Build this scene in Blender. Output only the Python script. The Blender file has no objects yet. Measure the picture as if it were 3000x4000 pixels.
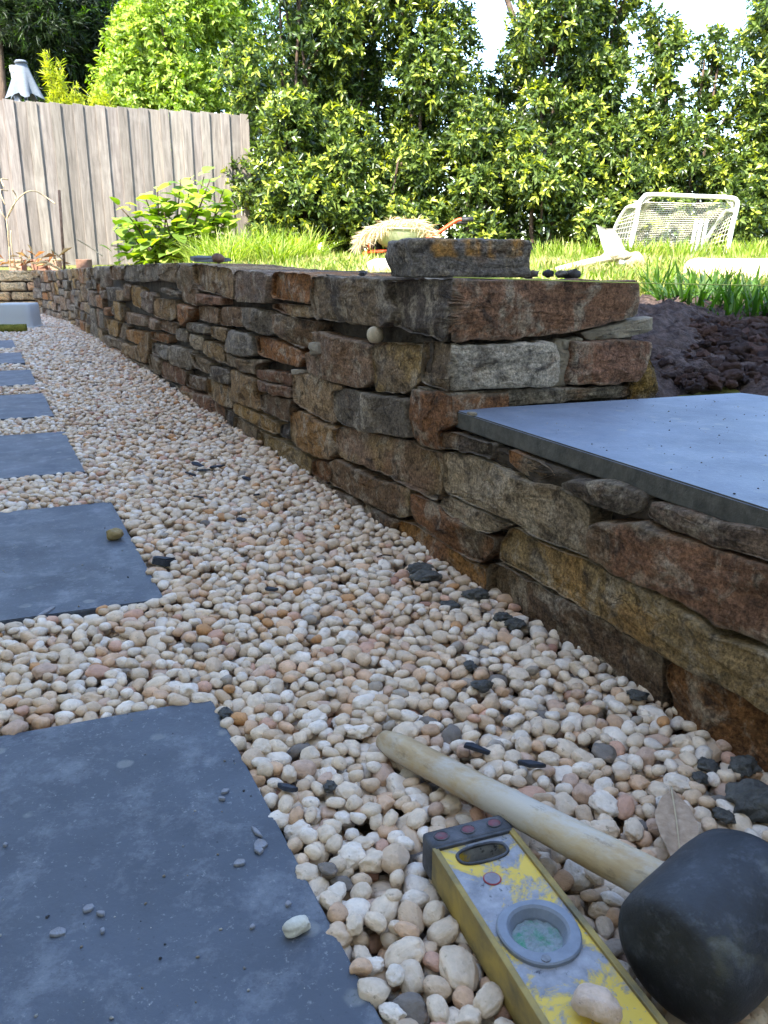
import bpy, bmesh, math, random
import numpy as np
from mathutils import Vector
from mathutils.geometry import tessellate_polygon

scene = bpy.context.scene
COL = scene.collection
rng = np.random.default_rng(11)
random.seed(5)

# ------------------------------------------------------------------ camera
FPX, CAMH, HORIZON = 3255.0, 0.40, 1021.0
PITCH = math.atan((2000 - HORIZON) / FPX)
cp, sp = math.cos(PITCH), math.sin(PITCH)
cam_d = bpy.data.cameras.new('camera')
cam = bpy.data.objects.new('camera', cam_d)
COL.objects.link(cam)
cam.location = (0, 0, CAMH)
cam.rotation_euler = (math.pi / 2 - PITCH, 0, 0)
cam_d.sensor_fit = 'HORIZONTAL'
cam_d.sensor_width = 36.0
cam_d.lens = 36.0 * FPX / 3000.0
cam_d.clip_start = 0.02
cam_d.clip_end = 400
cam_d.dof.use_dof = True
cam_d.dof.focus_distance = 0.95
cam_d.dof.aperture_fstop = cam_d.lens * 0.001 / 0.0007
scene.camera = cam
scene.render.resolution_x, scene.render.resolution_y = 768, 1024

# ------------------------------------------------------------------ sky, sun, exposure
SUN_EL = math.radians(48)
SUN_H = np.array([0.5, 0.866])                 # the way the sunlight travels over the ground
world = bpy.data.worlds.new('World')
scene.world = world
world.use_nodes = True
wn = world.node_tree
sky = wn.nodes.new('ShaderNodeTexSky')
sky.sky_type = 'NISHITA'
sky.sun_disc = False
sky.sun_elevation = SUN_EL
sky.sun_rotation = math.atan2(-SUN_H[0], -SUN_H[1])
sky.air_density = 1.0
sky.dust_density = 0.6
sky.ozone_density = 1.0
sky.air_density = 0.9
bg = wn.nodes['Background']
bg.inputs['Strength'].default_value = 0.15
wn.links.new(sky.outputs['Color'], bg.inputs['Color'])
sun_d = bpy.data.lights.new('sun', 'SUN')
sun_d.energy = 3.0
sun_d.angle = math.radians(0.53)
sun_d.color = (1.0, 0.95, 0.86)
sun = bpy.data.objects.new('sun', sun_d)
COL.objects.link(sun)
sun_dir = Vector((SUN_H[0] * math.cos(SUN_EL), SUN_H[1] * math.cos(SUN_EL), -math.sin(SUN_EL)))
sun.rotation_euler = sun_dir.to_track_quat('-Z', 'Y').to_euler()
sun.location = (-3, -5, 9)
vs = scene.view_settings
vs.view_transform = 'Standard'
vs.look = 'None'
vs.exposure = 3.0
vs.gamma = 1.0
vs.use_curve_mapping = False
scene.render.engine = 'CYCLES'
scene.cycles.max_bounces = 8
scene.cycles.diffuse_bounces = 4
scene.cycles.transparent_max_bounces = 8
scene.cycles.use_denoising = True

# ------------------------------------------------------------------ helpers
def ray(px, py):
    u, v = (px - 1500) / FPX, (py - 2000) / FPX
    return np.array([u, cp - v * sp, -sp - v * cp])
def on(px, py, z=0.0):                          # the point at height z on a line of sight
    d = ray(px, py)
    return np.array([0, 0, CAMH]) + d * ((z - CAMH) / d[2])
def at(px, py, y):                              # the point at ground distance y on a line of sight
    d = ray(px, py)
    return np.array([0, 0, CAMH]) + d * (y / d[1])
def proj(P):
    P = np.atleast_2d(np.asarray(P, float)) - [0, 0, CAMH]
    w = P[:, 1] * cp - P[:, 2] * sp
    w = np.where(w < 1e-3, 1e-3, w)
    return 1500 + FPX * P[:, 0] / w, 2000 - FPX * (P[:, 1] * sp + P[:, 2] * cp) / w, w

def lin(c):
    c = np.asarray(c, float) / 255.0
    return np.where(c <= 0.04045, c / 12.92, ((c + 0.055) / 1.055) ** 2.4)

def hash3(ix, iy, iz, seed):
    h = (ix.astype(np.int64) * 374761393 + iy.astype(np.int64) * 668265263 + iz.astype(np.int64) * 2147483647 + seed * 1274126177) & 0xFFFFFFFF
    h = ((h ^ (h >> 13)) * 1274126177) & 0xFFFFFFFF
    h = ((h ^ (h >> 16)) * 2246822519) & 0xFFFFFFFF
    return ((h ^ (h >> 15)) & 0xFFFFFF) / float(0xFFFFFF) * 2 - 1
def noise(P, seed=0):
    P = np.asarray(P, float)
    i = np.floor(P).astype(np.int64); f = P - i
    f = f * f * (3 - 2 * f)
    out = 0
    for dx in (0, 1):
        for dy in (0, 1):
            for dz in (0, 1):
                w = (f[:, 0] if dx else 1 - f[:, 0]) * (f[:, 1] if dy else 1 - f[:, 1]) * (f[:, 2] if dz else 1 - f[:, 2])
                out = out + w * hash3(i[:, 0] + dx, i[:, 1] + dy, i[:, 2] + dz, seed)
    return out
def fbm(P, seed=0, o=4, rough=0.5):
    P = np.asarray(P, float); a, s, t = 1.0, 0.0, 0.0
    for k in range(o):
        s = s + a * noise(P * 2.03 ** k + 17.3 * k, seed + k); t += a; a *= rough
    return s / t

def mesh(name, V, F, m=None, smooth=True, tint=None):
    me = bpy.data.meshes.new(name)
    V = np.ascontiguousarray(np.asarray(V, np.float32).reshape(-1, 3))
    if isinstance(F, np.ndarray):
        k = F.shape[1]; nf = len(F)
        me.vertices.add(len(V)); me.vertices.foreach_set('co', V.ravel())
        me.loops.add(nf * k); me.loops.foreach_set('vertex_index', np.ascontiguousarray(F, np.int32).ravel())
        me.polygons.add(nf); me.polygons.foreach_set('loop_start', np.arange(0, nf * k, k, dtype=np.int32))
        me.polygons.foreach_set('loop_total', np.full(nf, k, np.int32))
        me.update(calc_edges=True)
    else:
        me.from_pydata([tuple(v) for v in V.tolist()], [], [tuple(int(i) for i in f) for f in F])
    if smooth:
        me.polygons.foreach_set('use_smooth', np.ones(len(me.polygons), bool))
    if tint is not None:
        t = np.asarray(tint, np.float32)
        if t.ndim == 1: t = np.tile(t, (len(V), 1))
        t = np.concatenate([t, np.ones((len(t), 1), np.float32)], 1)
        at_ = me.color_attributes.new('tint', 'FLOAT_COLOR', 'POINT')
        at_.data.foreach_set('color', np.ascontiguousarray(t, np.float32).ravel())
    if m: me.materials.append(m)
    me.update()
    return me
def link(name, me, parent=None, loc=None):
    o = bpy.data.objects.new(name, me)
    COL.objects.link(o)
    if parent is not None: o.parent = parent
    if loc is not None: o.location = loc
    return o
def crisp(o, deg=24):
    o.data.set_sharp_from_angle(angle=math.radians(deg)); return o
def obj(name, V, F, m=None, parent=None, smooth=True, tint=None, loc=None):
    return link(name, mesh(name, V, F, m, smooth, tint), parent, loc)
def tag(o, label, cat, group=None):
    o['label'] = label; o['category'] = cat
    if group: o['group'] = group
    return o
def thing(name, label, cat, loc=(0, 0, 0), group=None, rotz=0.0):
    o = bpy.data.objects.new(name, None)
    COL.objects.link(o)
    o.location = loc; o.rotation_euler = (0, 0, rotz); o.empty_display_size = 0.1
    return tag(o, label, cat, group)
def setting(name, V, F, m, smooth=True, tint=None, label=None):
    o = obj(name, V, F, m, None, smooth, tint); o['kind'] = 'structure'
    if label: o['label'] = label
    return o
def stuff(o, label=None, cat=None):
    o['kind'] = 'stuff'
    if label: o['label'] = label
    if cat: o['category'] = cat
    return o

def join(*parts):                                # (V, F) lists -> one
    Vs, Fs, n0 = [], [], 0
    for V, F in parts:
        V = np.asarray(V, float)
        Vs.append(V); Fs += [[int(i) + n0 for i in f] for f in F]; n0 += len(V)
    return np.concatenate(Vs), Fs
def tube(pts, rad, n=8, caps=True):
    pts = np.asarray(pts, float); rad = np.broadcast_to(np.asarray(rad, float), (len(pts),))
    V, F = [], []
    prev = None
    for i, p in enumerate(pts):
        d = pts[min(i + 1, len(pts) - 1)] - pts[max(i - 1, 0)]
        d = d / (np.linalg.norm(d) + 1e-12)
        if prev is None:
            u = np.cross(d, [0, 0, 1.0] if abs(d[2]) < 0.9 else [1.0, 0, 0])
        else:
            u = prev - d * np.dot(prev, d)
        u = u / (np.linalg.norm(u) + 1e-12); prev = u
        w = np.cross(d, u)
        for k in range(n):
            a = 2 * math.pi * k / n
            V.append(p + rad[i] * (math.cos(a) * u + math.sin(a) * w))
    for i in range(len(pts) - 1):
        for k in range(n):
            F.append([i * n + k, i * n + (k + 1) % n, (i + 1) * n + (k + 1) % n, (i + 1) * n + k])
    if caps:
        F.append(list(range(n))[::-1]); F.append([(len(pts) - 1) * n + k for k in range(n)])
    return np.array(V), F
def smooth_path(pts, n=6):
    pts = np.asarray(pts, float); out = []
    P = np.vstack([2 * pts[0] - pts[1], pts, 2 * pts[-1] - pts[-2]])
    for i in range(1, len(P) - 2):
        for t in np.linspace(0, 1, n, endpoint=False):
            a, b, c, d = P[i - 1], P[i], P[i + 1], P[i + 2]
            out.append(0.5 * ((2 * b) + (c - a) * t + (2 * a - 5 * b + 4 * c - d) * t * t + (3 * b - a - 3 * c + d) * t ** 3))
    out.append(pts[-1])
    return np.array(out)
def boxm(lo, hi, bevel=0.0):
    bm = bmesh.new()
    bmesh.ops.create_cube(bm, size=1.0)
    for v in bm.verts:
        v.co = Vector([(lo[i] + hi[i]) / 2 + v.co[i] * (hi[i] - lo[i]) for i in range(3)])
    if bevel:
        bmesh.ops.bevel(bm, geom=list(bm.edges), offset=bevel, segments=2, affect='EDGES', profile=0.6)
    bm.verts.index_update()
    V = np.array([v.co[:] for v in bm.verts]); F = [[v.index for v in f.verts] for f in bm.faces]
    bm.free()
    return V, F
def prism(poly, z0, z1, bevel=0.0):              # vertical prism from an xy polygon
    bm = bmesh.new()
    lo = [bm.verts.new((p[0], p[1], z0)) for p in poly]
    f = bm.faces.new(lo)
    r = bmesh.ops.extrude_face_region(bm, geom=[f])
    for g in r['geom']:
        if isinstance(g, bmesh.types.BMVert): g.co.z = z1
    bmesh.ops.recalc_face_normals(bm, faces=bm.faces)
    if bevel:
        bmesh.ops.bevel(bm, geom=list(bm.edges), offset=bevel, segments=2, affect='EDGES')
    bm.verts.index_update()
    V = np.array([v.co[:] for v in bm.verts]); F = [[v.index for v in f.verts] for f in bm.faces]
    bm.free()
    return V, F
_ico = {}
def ico(k):
    if k not in _ico:
        bm = bmesh.new(); bmesh.ops.create_icosphere(bm, subdivisions=k, radius=1.0)
        bm.verts.index_update()
        _ico[k] = (np.array([v.co[:] for v in bm.verts]), np.array([[v.index for v in f.verts] for f in bm.faces]))
        bm.free()
    return _ico[k]
def rock_shape(k, seed, amp=0.25, freq=1.2, box=0.0):
    V, F = ico(k)
    V = V.copy()
    if box:
        V = np.sign(V) * np.abs(V) ** (1 - box)
        V /= np.abs(V).max(0)
    r = 1 + amp * fbm(V * freq + seed * 7.7, seed, 3) * 1.6
    return V * r[:, None], F
def chip(V, seed, n=5, lo=0.62, hi=0.85):        # knock flat faces off a rounded shape
    Rr = np.random.default_rng(seed); V = V.copy()
    for _ in range(n):
        d = Rr.normal(size=3); d /= np.linalg.norm(d)
        lim = Rr.uniform(lo, hi) * (V @ d).max()
        t = V @ d - lim
        V -= np.where(t > 0, t * 0.9, 0)[:, None] * d
    return V
def rotm(ax, ay, az):
    cx, sx, cy, sy, cz, sz = math.cos(ax), math.sin(ax), math.cos(ay), math.sin(ay), math.cos(az), math.sin(az)
    return np.array([[cz, -sz, 0], [sz, cz, 0], [0, 0, 1]]) @ np.array([[cy, 0, sy], [0, 1, 0], [-sy, 0, cy]]) @ np.array([[1, 0, 0], [0, cx, -sx], [0, sx, cx]])

# ------------------------------------------------------------------ materials
class NT:
    def __init__(s, name):
        s.m = bpy.data.materials.new(name); s.m.use_nodes = True
        s.t = s.m.node_tree; s.b = s.t.nodes['Principled BSDF']; s.out = s.t.nodes['Material Output']
        s.tc = s.t.nodes.new('ShaderNodeTexCoord')
    def n(s, ty, **kw):
        nd = s.t.nodes.new('ShaderNode' + ty)
        for k_, v in kw.items(): setattr(nd, k_, v)
        return nd
    def l(s, a, b): s.t.links.new(a, b)
    def noise(s, scale, detail=4, rough=0.55, dist=0.0, stretch=None, coord='Object'):
        nd = s.n('TexNoise')
        nd.inputs['Scale'].default_value = scale; nd.inputs['Detail'].default_value = detail
        nd.inputs['Roughness'].default_value = rough; nd.inputs['Distortion'].default_value = dist
        src = s.tc.outputs[coord]
        if stretch:
            mp = s.n('Mapping'); mp.inputs['Scale'].default_value = stretch
            s.l(src, mp.inputs['Vector']); src = mp.outputs['Vector']
        s.l(src, nd.inputs['Vector'])
        return nd.outputs['Fac']
    def voro(s, scale, feature='F1', coord='Object', rnd=1.0):
        nd = s.n('TexVoronoi'); nd.feature = feature
        nd.inputs['Scale'].default_value = scale; nd.inputs['Randomness'].default_value = rnd
        s.l(s.tc.outputs[coord], nd.inputs['Vector'])
        return nd.outputs['Distance']
    def ramp(s, fac, a, b, lo=0.0, hi=1.0):
        nd = s.n('MapRange'); nd.clamp = True
        nd.inputs['From Min'].default_value = a; nd.inputs['From Max'].default_value = b
        nd.inputs['To Min'].default_value = lo; nd.inputs['To Max'].default_value = hi
        s.l(fac, nd.inputs['Value'])
        return nd.outputs['Result']
    def mix(s, fac, a, b, mode='MIX'):
        nd = s.n('MixRGB', blend_type=mode)
        for sock, v in ((nd.inputs[0], fac), (nd.inputs[1], a), (nd.inputs[2], b)):
            if isinstance(v, (int, float)): sock.default_value = v
            elif isinstance(v, (tuple, list, np.ndarray)): sock.default_value = (*[float(x) for x in v[:3]], 1)
            else: s.l(v, sock)
        return nd.outputs[0]
    def math(s, op, a, b=0.0):
        nd = s.n('Math', operation=op)
        for sock, v in ((nd.inputs[0], a), (nd.inputs[1], b)):
            if isinstance(v, (int, float)): sock.default_value = v
            else: s.l(v, sock)
        return nd.outputs[0]
    def tint(s):
        nd = s.n('VertexColor'); nd.layer_name = 'tint'
        return nd.outputs['Color']
    def grey(s, v):
        nd = s.n('CombineColor')
        for i in range(3): s.l(v, nd.inputs[i])
        return nd.outputs[0]
    def set(s, col=None, rough=None, spec=None, bump=None, strength=0.5, dist=0.004):
        if col is not None:
            if isinstance(col, (tuple, list, np.ndarray)): s.b.inputs['Base Color'].default_value = (*[float(x) for x in col[:3]], 1)
            else: s.l(col, s.b.inputs['Base Color'])
        if rough is not None:
            if isinstance(rough, (int, float)): s.b.inputs['Roughness'].default_value = rough
            else: s.l(rough, s.b.inputs['Roughness'])
        if spec is not None: s.b.inputs['Specular IOR Level'].default_value = spec
        if bump is not None:
            bp = s.n('Bump'); bp.inputs['Strength'].default_value = strength; bp.inputs['Distance'].default_value = dist
            s.l(bump, bp.inputs['Height']); s.l(bp.outputs['Normal'], s.b.inputs['Normal'])
        return s.m

def m_stone(k=1.0):
    s = NT('wall_stone')
    t = s.tint()
    f1 = s.noise(70 * k, 8, 0.72)
    c = s.mix(1.0, t, s.grey(s.ramp(f1, 0.3, 0.7, 0.5, 1.5)), 'MULTIPLY')
    f2 = s.noise(24 * k, 7, 0.68, 0.6)
    c = s.mix(s.ramp(f2, 0.51, 0.64, 0, 0.7), c, lin((190, 172, 148)))          # mortar dust
    f3 = s.noise(19 * k, 7, 0.66, 0.9, (1.3, 1.3, 1.8))
    c = s.mix(s.ramp(f3, 0.52, 0.65, 0, 0.75), c, lin((56, 47, 42)))             # dark mineral
    f5 = s.noise(13 * k, 5, 0.65, 0.5)
    c = s.mix(s.ramp(f5, 0.57, 0.70, 0, 0.45), c, lin((146, 98, 56)))            # iron stain
    sp1 = s.noise(260 * k, 5, 0.75)
    c = s.mix(1.0, c, s.grey(s.ramp(sp1, 0.34, 0.66, 0.38, 1.62)), 'MULTIPLY')
    geo = s.n('NewGeometry')
    c = s.mix(s.ramp(geo.outputs['Pointiness'], 0.51, 0.60, 0, 0.5), c, lin((170, 156, 136)))   # worn pale arrises
    # thin cracks, only here and there
    mp = s.n('Mapping'); mp.inputs['Scale'].default_value = (1, 1, 1.7); s.l(s.tc.outputs['Object'], mp.inputs['Vector'])
    wob = s.n('TexNoise'); wob.inputs['Scale'].default_value = 60 * k; wob.inputs['Detail'].default_value = 4; s.l(mp.outputs['Vector'], wob.inputs['Vector'])
    addv = s.n('VectorMath', operation='MULTIPLY_ADD'); s.l(wob.outputs['Color'], addv.inputs[0]); addv.inputs[1].default_value = (0.03 / k,) * 3; s.l(mp.outputs['Vector'], addv.inputs[2])
    vo = s.n('TexVoronoi'); vo.feature = 'DISTANCE_TO_EDGE'; vo.inputs['Scale'].default_value = 34 * k; s.l(addv.outputs[0], vo.inputs['Vector'])
    ck = s.math('MULTIPLY', s.ramp(vo.outputs['Distance'], 0.0, 0.045, 1, 0), s.ramp(s.noise(13 * k, 3), 0.54, 0.64, 0, 1))
    c = s.mix(s.math('MULTIPLY', ck, 0.6), c, lin((44, 38, 34)))
    f4 = s.noise(150 * k, 7, 0.72, 0.4)
    lay = s.noise(48 * k, 7, 0.7, 0.9, (0.8, 0.8, 2.0))
    h = s.math('ADD', s.math('MULTIPLY', f4, 0.7), lay)
    h = s.math('SUBTRACT', h, s.math('MULTIPLY', ck, 0.25))
    return s.set(c, 0.9, 0.15, h, 1.0, 0.012)
def m_pebble(k=1.0):
    s = NT('pebble')
    t = s.tint()
    f1 = s.noise(85 * k, 6, 0.68)
    c = s.mix(1.0, t, s.grey(s.ramp(f1, 0.3, 0.7, 0.72, 1.14)), 'MULTIPLY')
    f2 = s.noise(120 * k, 5, 0.65, 0.8)
    c = s.mix(s.ramp(f2, 0.54, 0.7, 0, 0.4), c, lin((196, 156, 126)))
    pit = s.noise(230 * k, 6, 0.75)
    c = s.mix(s.ramp(pit, 0.585, 0.68, 0, 0.62), c, lin((112, 98, 86)))
    h = s.math('SUBTRACT', s.noise(170 * k, 6, 0.68), s.ramp(pit, 0.58, 0.70, 0, 0.35))
    return s.set(c, 0.66, 0.3, h, 0.55, 0.003)
def m_bluestone(name, base, dust):
    s = NT(name)
    f1 = s.noise(9, 6, 0.6, 0.4)
    c = s.mix(s.ramp(f1, 0.3, 0.7), np.array(base) * 0.82, np.array(base) * 1.22)
    f2 = s.noise(22, 9, 0.78, 0.15)
    c = s.mix(s.ramp(f2, 0.5, 0.72, 0, dust), c, lin((150, 152, 158)))
    v = s.voro(27, 'F1')
    pick = s.noise(4.2, 2, 0.5)
    sp_ = s.math('MULTIPLY', s.ramp(s.math('ADD', v, s.math('MULTIPLY', s.noise(70, 3), 0.25)), 0.26, 0.33, 1, 0), s.ramp(pick, 0.50, 0.55, 0, 0.42))
    c = s.mix(sp_, c, lin((140, 138, 132)))
    gr = s.noise(230, 4, 0.75)
    c = s.mix(s.ramp(gr, 0.60, 0.70, 0, 0.5), c, lin((150, 150, 150)))
    c = s.mix(s.ramp(gr, 0.38, 0.28, 0, 0.6), c, lin((32, 32, 34)))
    h = s.math('ADD', s.math('MULTIPLY', s.noise(260, 5, 0.65), 0.5), s.noise(30, 5, 0.6))
    r = s.ramp(s.noise(13, 5, 0.6), 0.3, 0.7, 0.46, 0.68)
    return s.set(c, r, 0.5, h, 0.25, 0.003)
def m_noise(name, c1, c2, scale=20, rough=0.8, spec=0.3, bump=0.5, dist=0.004, bscale=None, stretch=None):
    s = NT(name)
    f = s.noise(scale, 6, 0.62, 0.3, stretch)
    c = s.mix(s.ramp(f, 0.32, 0.68), lin(c1), lin(c2))
    return s.set(c, rough, spec, s.noise(bscale or scale * 3, 6, 0.65, 0.2, stretch), bump, dist)
def m_tinted(name, rough=0.8, spec=0.3, scale=40, lo=0.7, hi=1.25, bump=0.4, dist=0.003, stretch=None):
    s = NT(name)
    c = s.mix(1.0, s.tint(), s.grey(s.ramp(s.noise(scale, 6, 0.65, 0.2, stretch), 0.3, 0.7, lo, hi)), 'MULTIPLY')
    return s.set(c, rough, spec, s.noise(scale * 2, 5, 0.6, 0.2, stretch), bump, dist)
def m_leaf(name, rough=0.38, spec=0.5, trans=0.35):
    s = NT(name)
    t = s.tint()
    s.set(t, rough, spec)
    tr = s.n('BsdfTranslucent')
    hs = s.n('HueSaturation'); hs.inputs['Saturation'].default_value = 1.15; hs.inputs['Value'].default_value = 1.5
    s.l(t, hs.inputs['Color']); s.l(hs.outputs[0], tr.inputs['Color'])
    mx = s.n('MixShader'); mx.inputs[0].default_value = trans
    s.l(s.b.outputs[0], mx.inputs[1]); s.l(tr.outputs[0], mx.inputs[2]); s.l(mx.outputs[0], s.out.inputs['Surface'])
    return s.m
def m_plain(name, c, rough=0.6, spec=0.4, metal=0.0):
    s = NT(name)
    f = s.noise(60, 5, 0.6)
    col = s.mix(1.0, lin(c), s.grey(s.ramp(f, 0.3, 0.7, 0.85, 1.1)), 'MULTIPLY')
    s.set(col, rough, spec, s.noise(200, 4), 0.15, 0.001)
    s.b.inputs['Metallic'].default_value = metal
    return s.m
def m_wood(name, c1, c2, rough=0.85):
    s = NT(name)
    g = s.noise(5, 8, 0.7, 0.6, (9, 9, 0.7))
    c = s.mix(s.ramp(g, 0.3, 0.7), lin(c1), lin(c2))
    c = s.mix(1.0, c, s.tint(), 'MULTIPLY')
    c = s.mix(s.ramp(s.noise(3, 4, 0.6), 0.55, 0.75, 0, 0.25), c, lin((172, 166, 156)))
    return s.set(c, rough, 0.2, g, 0.4, 0.006)

M = {}
M['stone'] = m_stone()
M['pebble'] = m_pebble()
M['pebble_unit'] = m_pebble(0.008)
M['cap_edge_shade'] = m_noise('mortar_shade_edge', (66, 63, 58), (96, 92, 84), 60, 0.85, 0.2, 0.6, 0.003)  # mortar-smeared slab sides; shade they face also put into the colour
M['paver'] = m_bluestone('bluestone_paver', (0.053, 0.061, 0.080), 0.42)
M['cap'] = m_bluestone('bluestone_cap', (0.125, 0.145, 0.19), 0.3)
M['mortar'] = m_noise('mortar', (54, 46, 39), (92, 80, 68), 30, 0.95, 0.15, 0.9, 0.008)
M['mortar_pale'] = m_noise('mortar_pale', (124, 112, 96), (160, 147, 128), 30, 0.95, 0.15, 0.9, 0.008)
M['wet_mortar'] = m_noise('wet_mortar', (66, 65, 64), (108, 106, 102), 80, 0.8, 0.3, 1.0, 0.006)
M['slate'] = m_noise('slate', (34, 37, 45), (60, 64, 74), 40, 0.6, 0.35, 0.4, 0.002)
M['bedding'] = m_noise('bedding_sand', (108, 92, 78), (150, 132, 114), 60, 0.95, 0.2, 0.8, 0.006)
M['soil'] = m_noise('soil', (58, 48, 46), (112, 96, 90), 60, 0.95, 0.12, 1.0, 0.018, 110)
M['lava'] = m_tinted('lava_rock', 0.92, 0.15, 90, 0.55, 1.3, 1.0, 0.006)
M['rough'] = m_tinted('rough_stone', 0.9, 0.2, 50, 0.65, 1.25, 0.8, 0.006)
M['turf'] = m_noise('turf', (66, 76, 30), (120, 112, 62), 9, 0.95, 0.1, 0.6, 0.02)
M['grass'] = m_leaf('grass_blade', 0.5, 0.35, 0.4)
M['leaf'] = m_leaf('leaf', 0.30, 0.4, 0.3)
M['leaf_soft'] = m_leaf('leaf_soft', 0.5, 0.4, 0.42)
M['bark'] = m_noise('bark', (62, 50, 42), (104, 88, 74), 14, 0.95, 0.15, 0.9, 0.02, 30, (1, 1, 0.25))
M['paling'] = m_wood('paling_timber', (92, 86, 79), (142, 134, 125))
M['white_metal'] = m_plain('white_paint', (226, 226, 220), 0.45, 0.5)
M['orange'] = m_plain('orange_paint', (196, 74, 34), 0.5, 0.4)
M['tub'] = m_plain('tub_paint', (170, 176, 140), 0.6, 0.3)
M['grip'] = m_plain('black_grip', (32, 32, 34), 0.6, 0.4)
M['straw'] = m_leaf('straw', 0.8, 0.2, 0.25)
M['canvas'] = m_plain('canvas', (96, 102, 108), 0.85, 0.2)
M['pole'] = m_plain('grey_pole', (150, 150, 148), 0.5, 0.5)

# ------------------------------------------------------------------ wall planes
C0 = np.array([0.08291, 1.05826])
DA = np.array([0.42164, -0.90676])               # along the long face, towards the viewer
DN = np.array([0.90676, 0.42164])                # into the bank
DB = np.array([0.87447, 0.48508])                # along the short return face
DBN = np.array([-0.48508, 0.87447])              # into the pier
def bend(s):
    return -0.042 * np.clip(-s - 4.5, 0, None) ** 2
def mapA(s, z, d):
    s, z, d = np.broadcast_arrays(np.asarray(s, float), np.asarray(z, float), np.asarray(d, float))
    xy = C0 + s[..., None] * DA + (d + bend(s))[..., None] * DN
    return np.concatenate([xy, z[..., None]], -1)
def mapB(q, z, d):
    q, z, d = np.broadcast_arrays(np.asarray(q, float), np.asarray(z, float), np.asarray(d, float))
    xy = C0 + q[..., None] * DB + d[..., None] * DBN
    return np.concatenate([xy, z[..., None]], -1)
def mapF(q, z, d):
    q, z, d = np.broadcast_arrays(np.asarray(q, float), np.asarray(z, float), np.asarray(d, float))
    k = np.clip((q + 0.02) / 0.04, 0, 1); k = (k * k * (3 - 2 * k))[..., None]
    return mapA(np.where(d > 0, np.minimum(q, -0.9 * d), q), z, d) * (1 - k) + mapB(np.where(d > 0, np.maximum(q, 0.9 * d), q), z, d) * k
def sw(x, y):
    p = np.stack([np.asarray(x, float) - C0[0], np.asarray(y, float) - C0[1]], -1)
    return p @ DA, p @ DN
def xy(s, w):
    return C0[0] + s * DA[0] + w * DN[0], C0[1] + s * DA[1] + w * DN[1]
def sst(a, b, x):
    t = np.clip((x - a) / (b - a), 0, 1); return t * t * (3 - 2 * t)
def wall_top(s):
    return np.interp(s, [-6.6, -4, -2.5, -1, 0], [0.33, 0.372, 0.392, 0.388, 0.378])
def ground(x, y):                                # height of the garden behind the wall
    s, w = sw(x, y)
    far = 0.305 + 0.0235 * (np.clip(y, 0, 9) - 2) + 0.004 * np.clip(y - 9, 0, 60)
    near = np.minimum(far, wall_top(s) - 0.03)
    g = near + (far - near) * sst(0.35, 1.3, w)
    low = 0.185 + 0.03 * sst(0.3, 1.2, w)
    t = sst(0.12, -0.75, s)
    bump = 0.035 * np.exp(-((s + 0.42) ** 2 / 0.05 + (w - 0.55) ** 2 / 0.06))
    return low * (1 - t) + g * t + bump

# ================================================================== LARGE STRUCTURE
# ---- the ground: one sheet to the horizon, lower on the path side, garden behind the wall
def build_ground():
    ss = np.concatenate([np.linspace(-120, -12, 14), np.linspace(-10, -1.2, 30), np.linspace(-1.1, 0.6, 50), np.linspace(0.7, 4, 12), np.linspace(6, 60, 8)])
    ww = np.concatenate([np.linspace(0.16, 2.4, 56), np.linspace(2.6, 14, 40), np.linspace(16, 120, 16)])
    S, W = np.meshgrid(ss, ww, indexing='ij')
    B = np.where(S > -9, bend(S), bend(-9.0))
    X, Y = xy(S, W + B * np.exp(-W / 3))
    Z = ground(X, Y)
    P = np.stack([X, Y, Z], -1).reshape(-1, 3)
    near = np.exp(-((S + 0.3) ** 2 / 0.8 + (W - 0.7) ** 2 / 1.0)).ravel()
    P[:, 2] += fbm(P * [9, 9, 9], 3, 4) * (0.012 + 0.012 * near)
    n0, n1 = S.shape
    i = (np.arange(n0 - 1)[:, None] * n1 + np.arange(n1 - 1)[None]).ravel()
    F = np.stack([i, i + 1, i + n1 + 1, i + n1], 1)
    setting('garden_ground', P, F[:, ::-1], M['turf'], label='grassy ground of the raised garden behind the wall')
build_ground()
V = np.array([(-150, -150, -0.024), (150, -150, -0.024), (150, 150, -0.024), (-150, 150, -0.024)])
setting('ground', V, [[0, 1, 2, 3]], M['bedding'], False, label='bare sandy ground under the gravel path')

# ---- bare soil at the end of the wall: fine sheet with clods
def build_soil():
    ss = np.linspace(-0.82, 0.34, 150); ww = np.linspace(0.28, 1.75, 150)
    S, W = np.meshgrid(ss, ww, indexing='ij')
    X, Y = xy(S, W)
    P = np.stack([X, Y, ground(X, Y)], -1).reshape(-1, 3)
    edge = (sst(0.85, 0.6, -S) * sst(1.75, 1.45, W)).ravel()
    q = P.copy()
    r = fbm(q * 13, 21, 5, 0.62)
    cl = 1 - np.abs(fbm(q * 34, 9, 3))
    P[:, 2] += 0.008 + (0.030 * r + 0.016 * cl ** 2 + 0.006 * fbm(q * 90, 4, 2)) - 0.05 * (1 - edge)
    # pressed down under the paving slab
    s_, w_ = sw(P[:, 0], P[:, 1])
    under = sst(-0.09, -0.02, s_ + 0.06 * sst(0.4, 0.6, w_) * 0) * sst(0.62, 0.5, w_)
    P[:, 2] = P[:, 2] * (1 - under) + np.minimum(P[:, 2], 0.185) * under
    n0, n1 = S.shape
    i = (np.arange(n0 - 1)[:, None] * n1 + np.arange(n1 - 1)[None]).ravel()
    F = np.stack([i, i + n1, i + n1 + 1, i + 1], 1)
    o = setting('garden_soil', P, F, M['soil'], label='dark brown crumbly bare soil heaped at the end of the wall')
build_soil()

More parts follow.
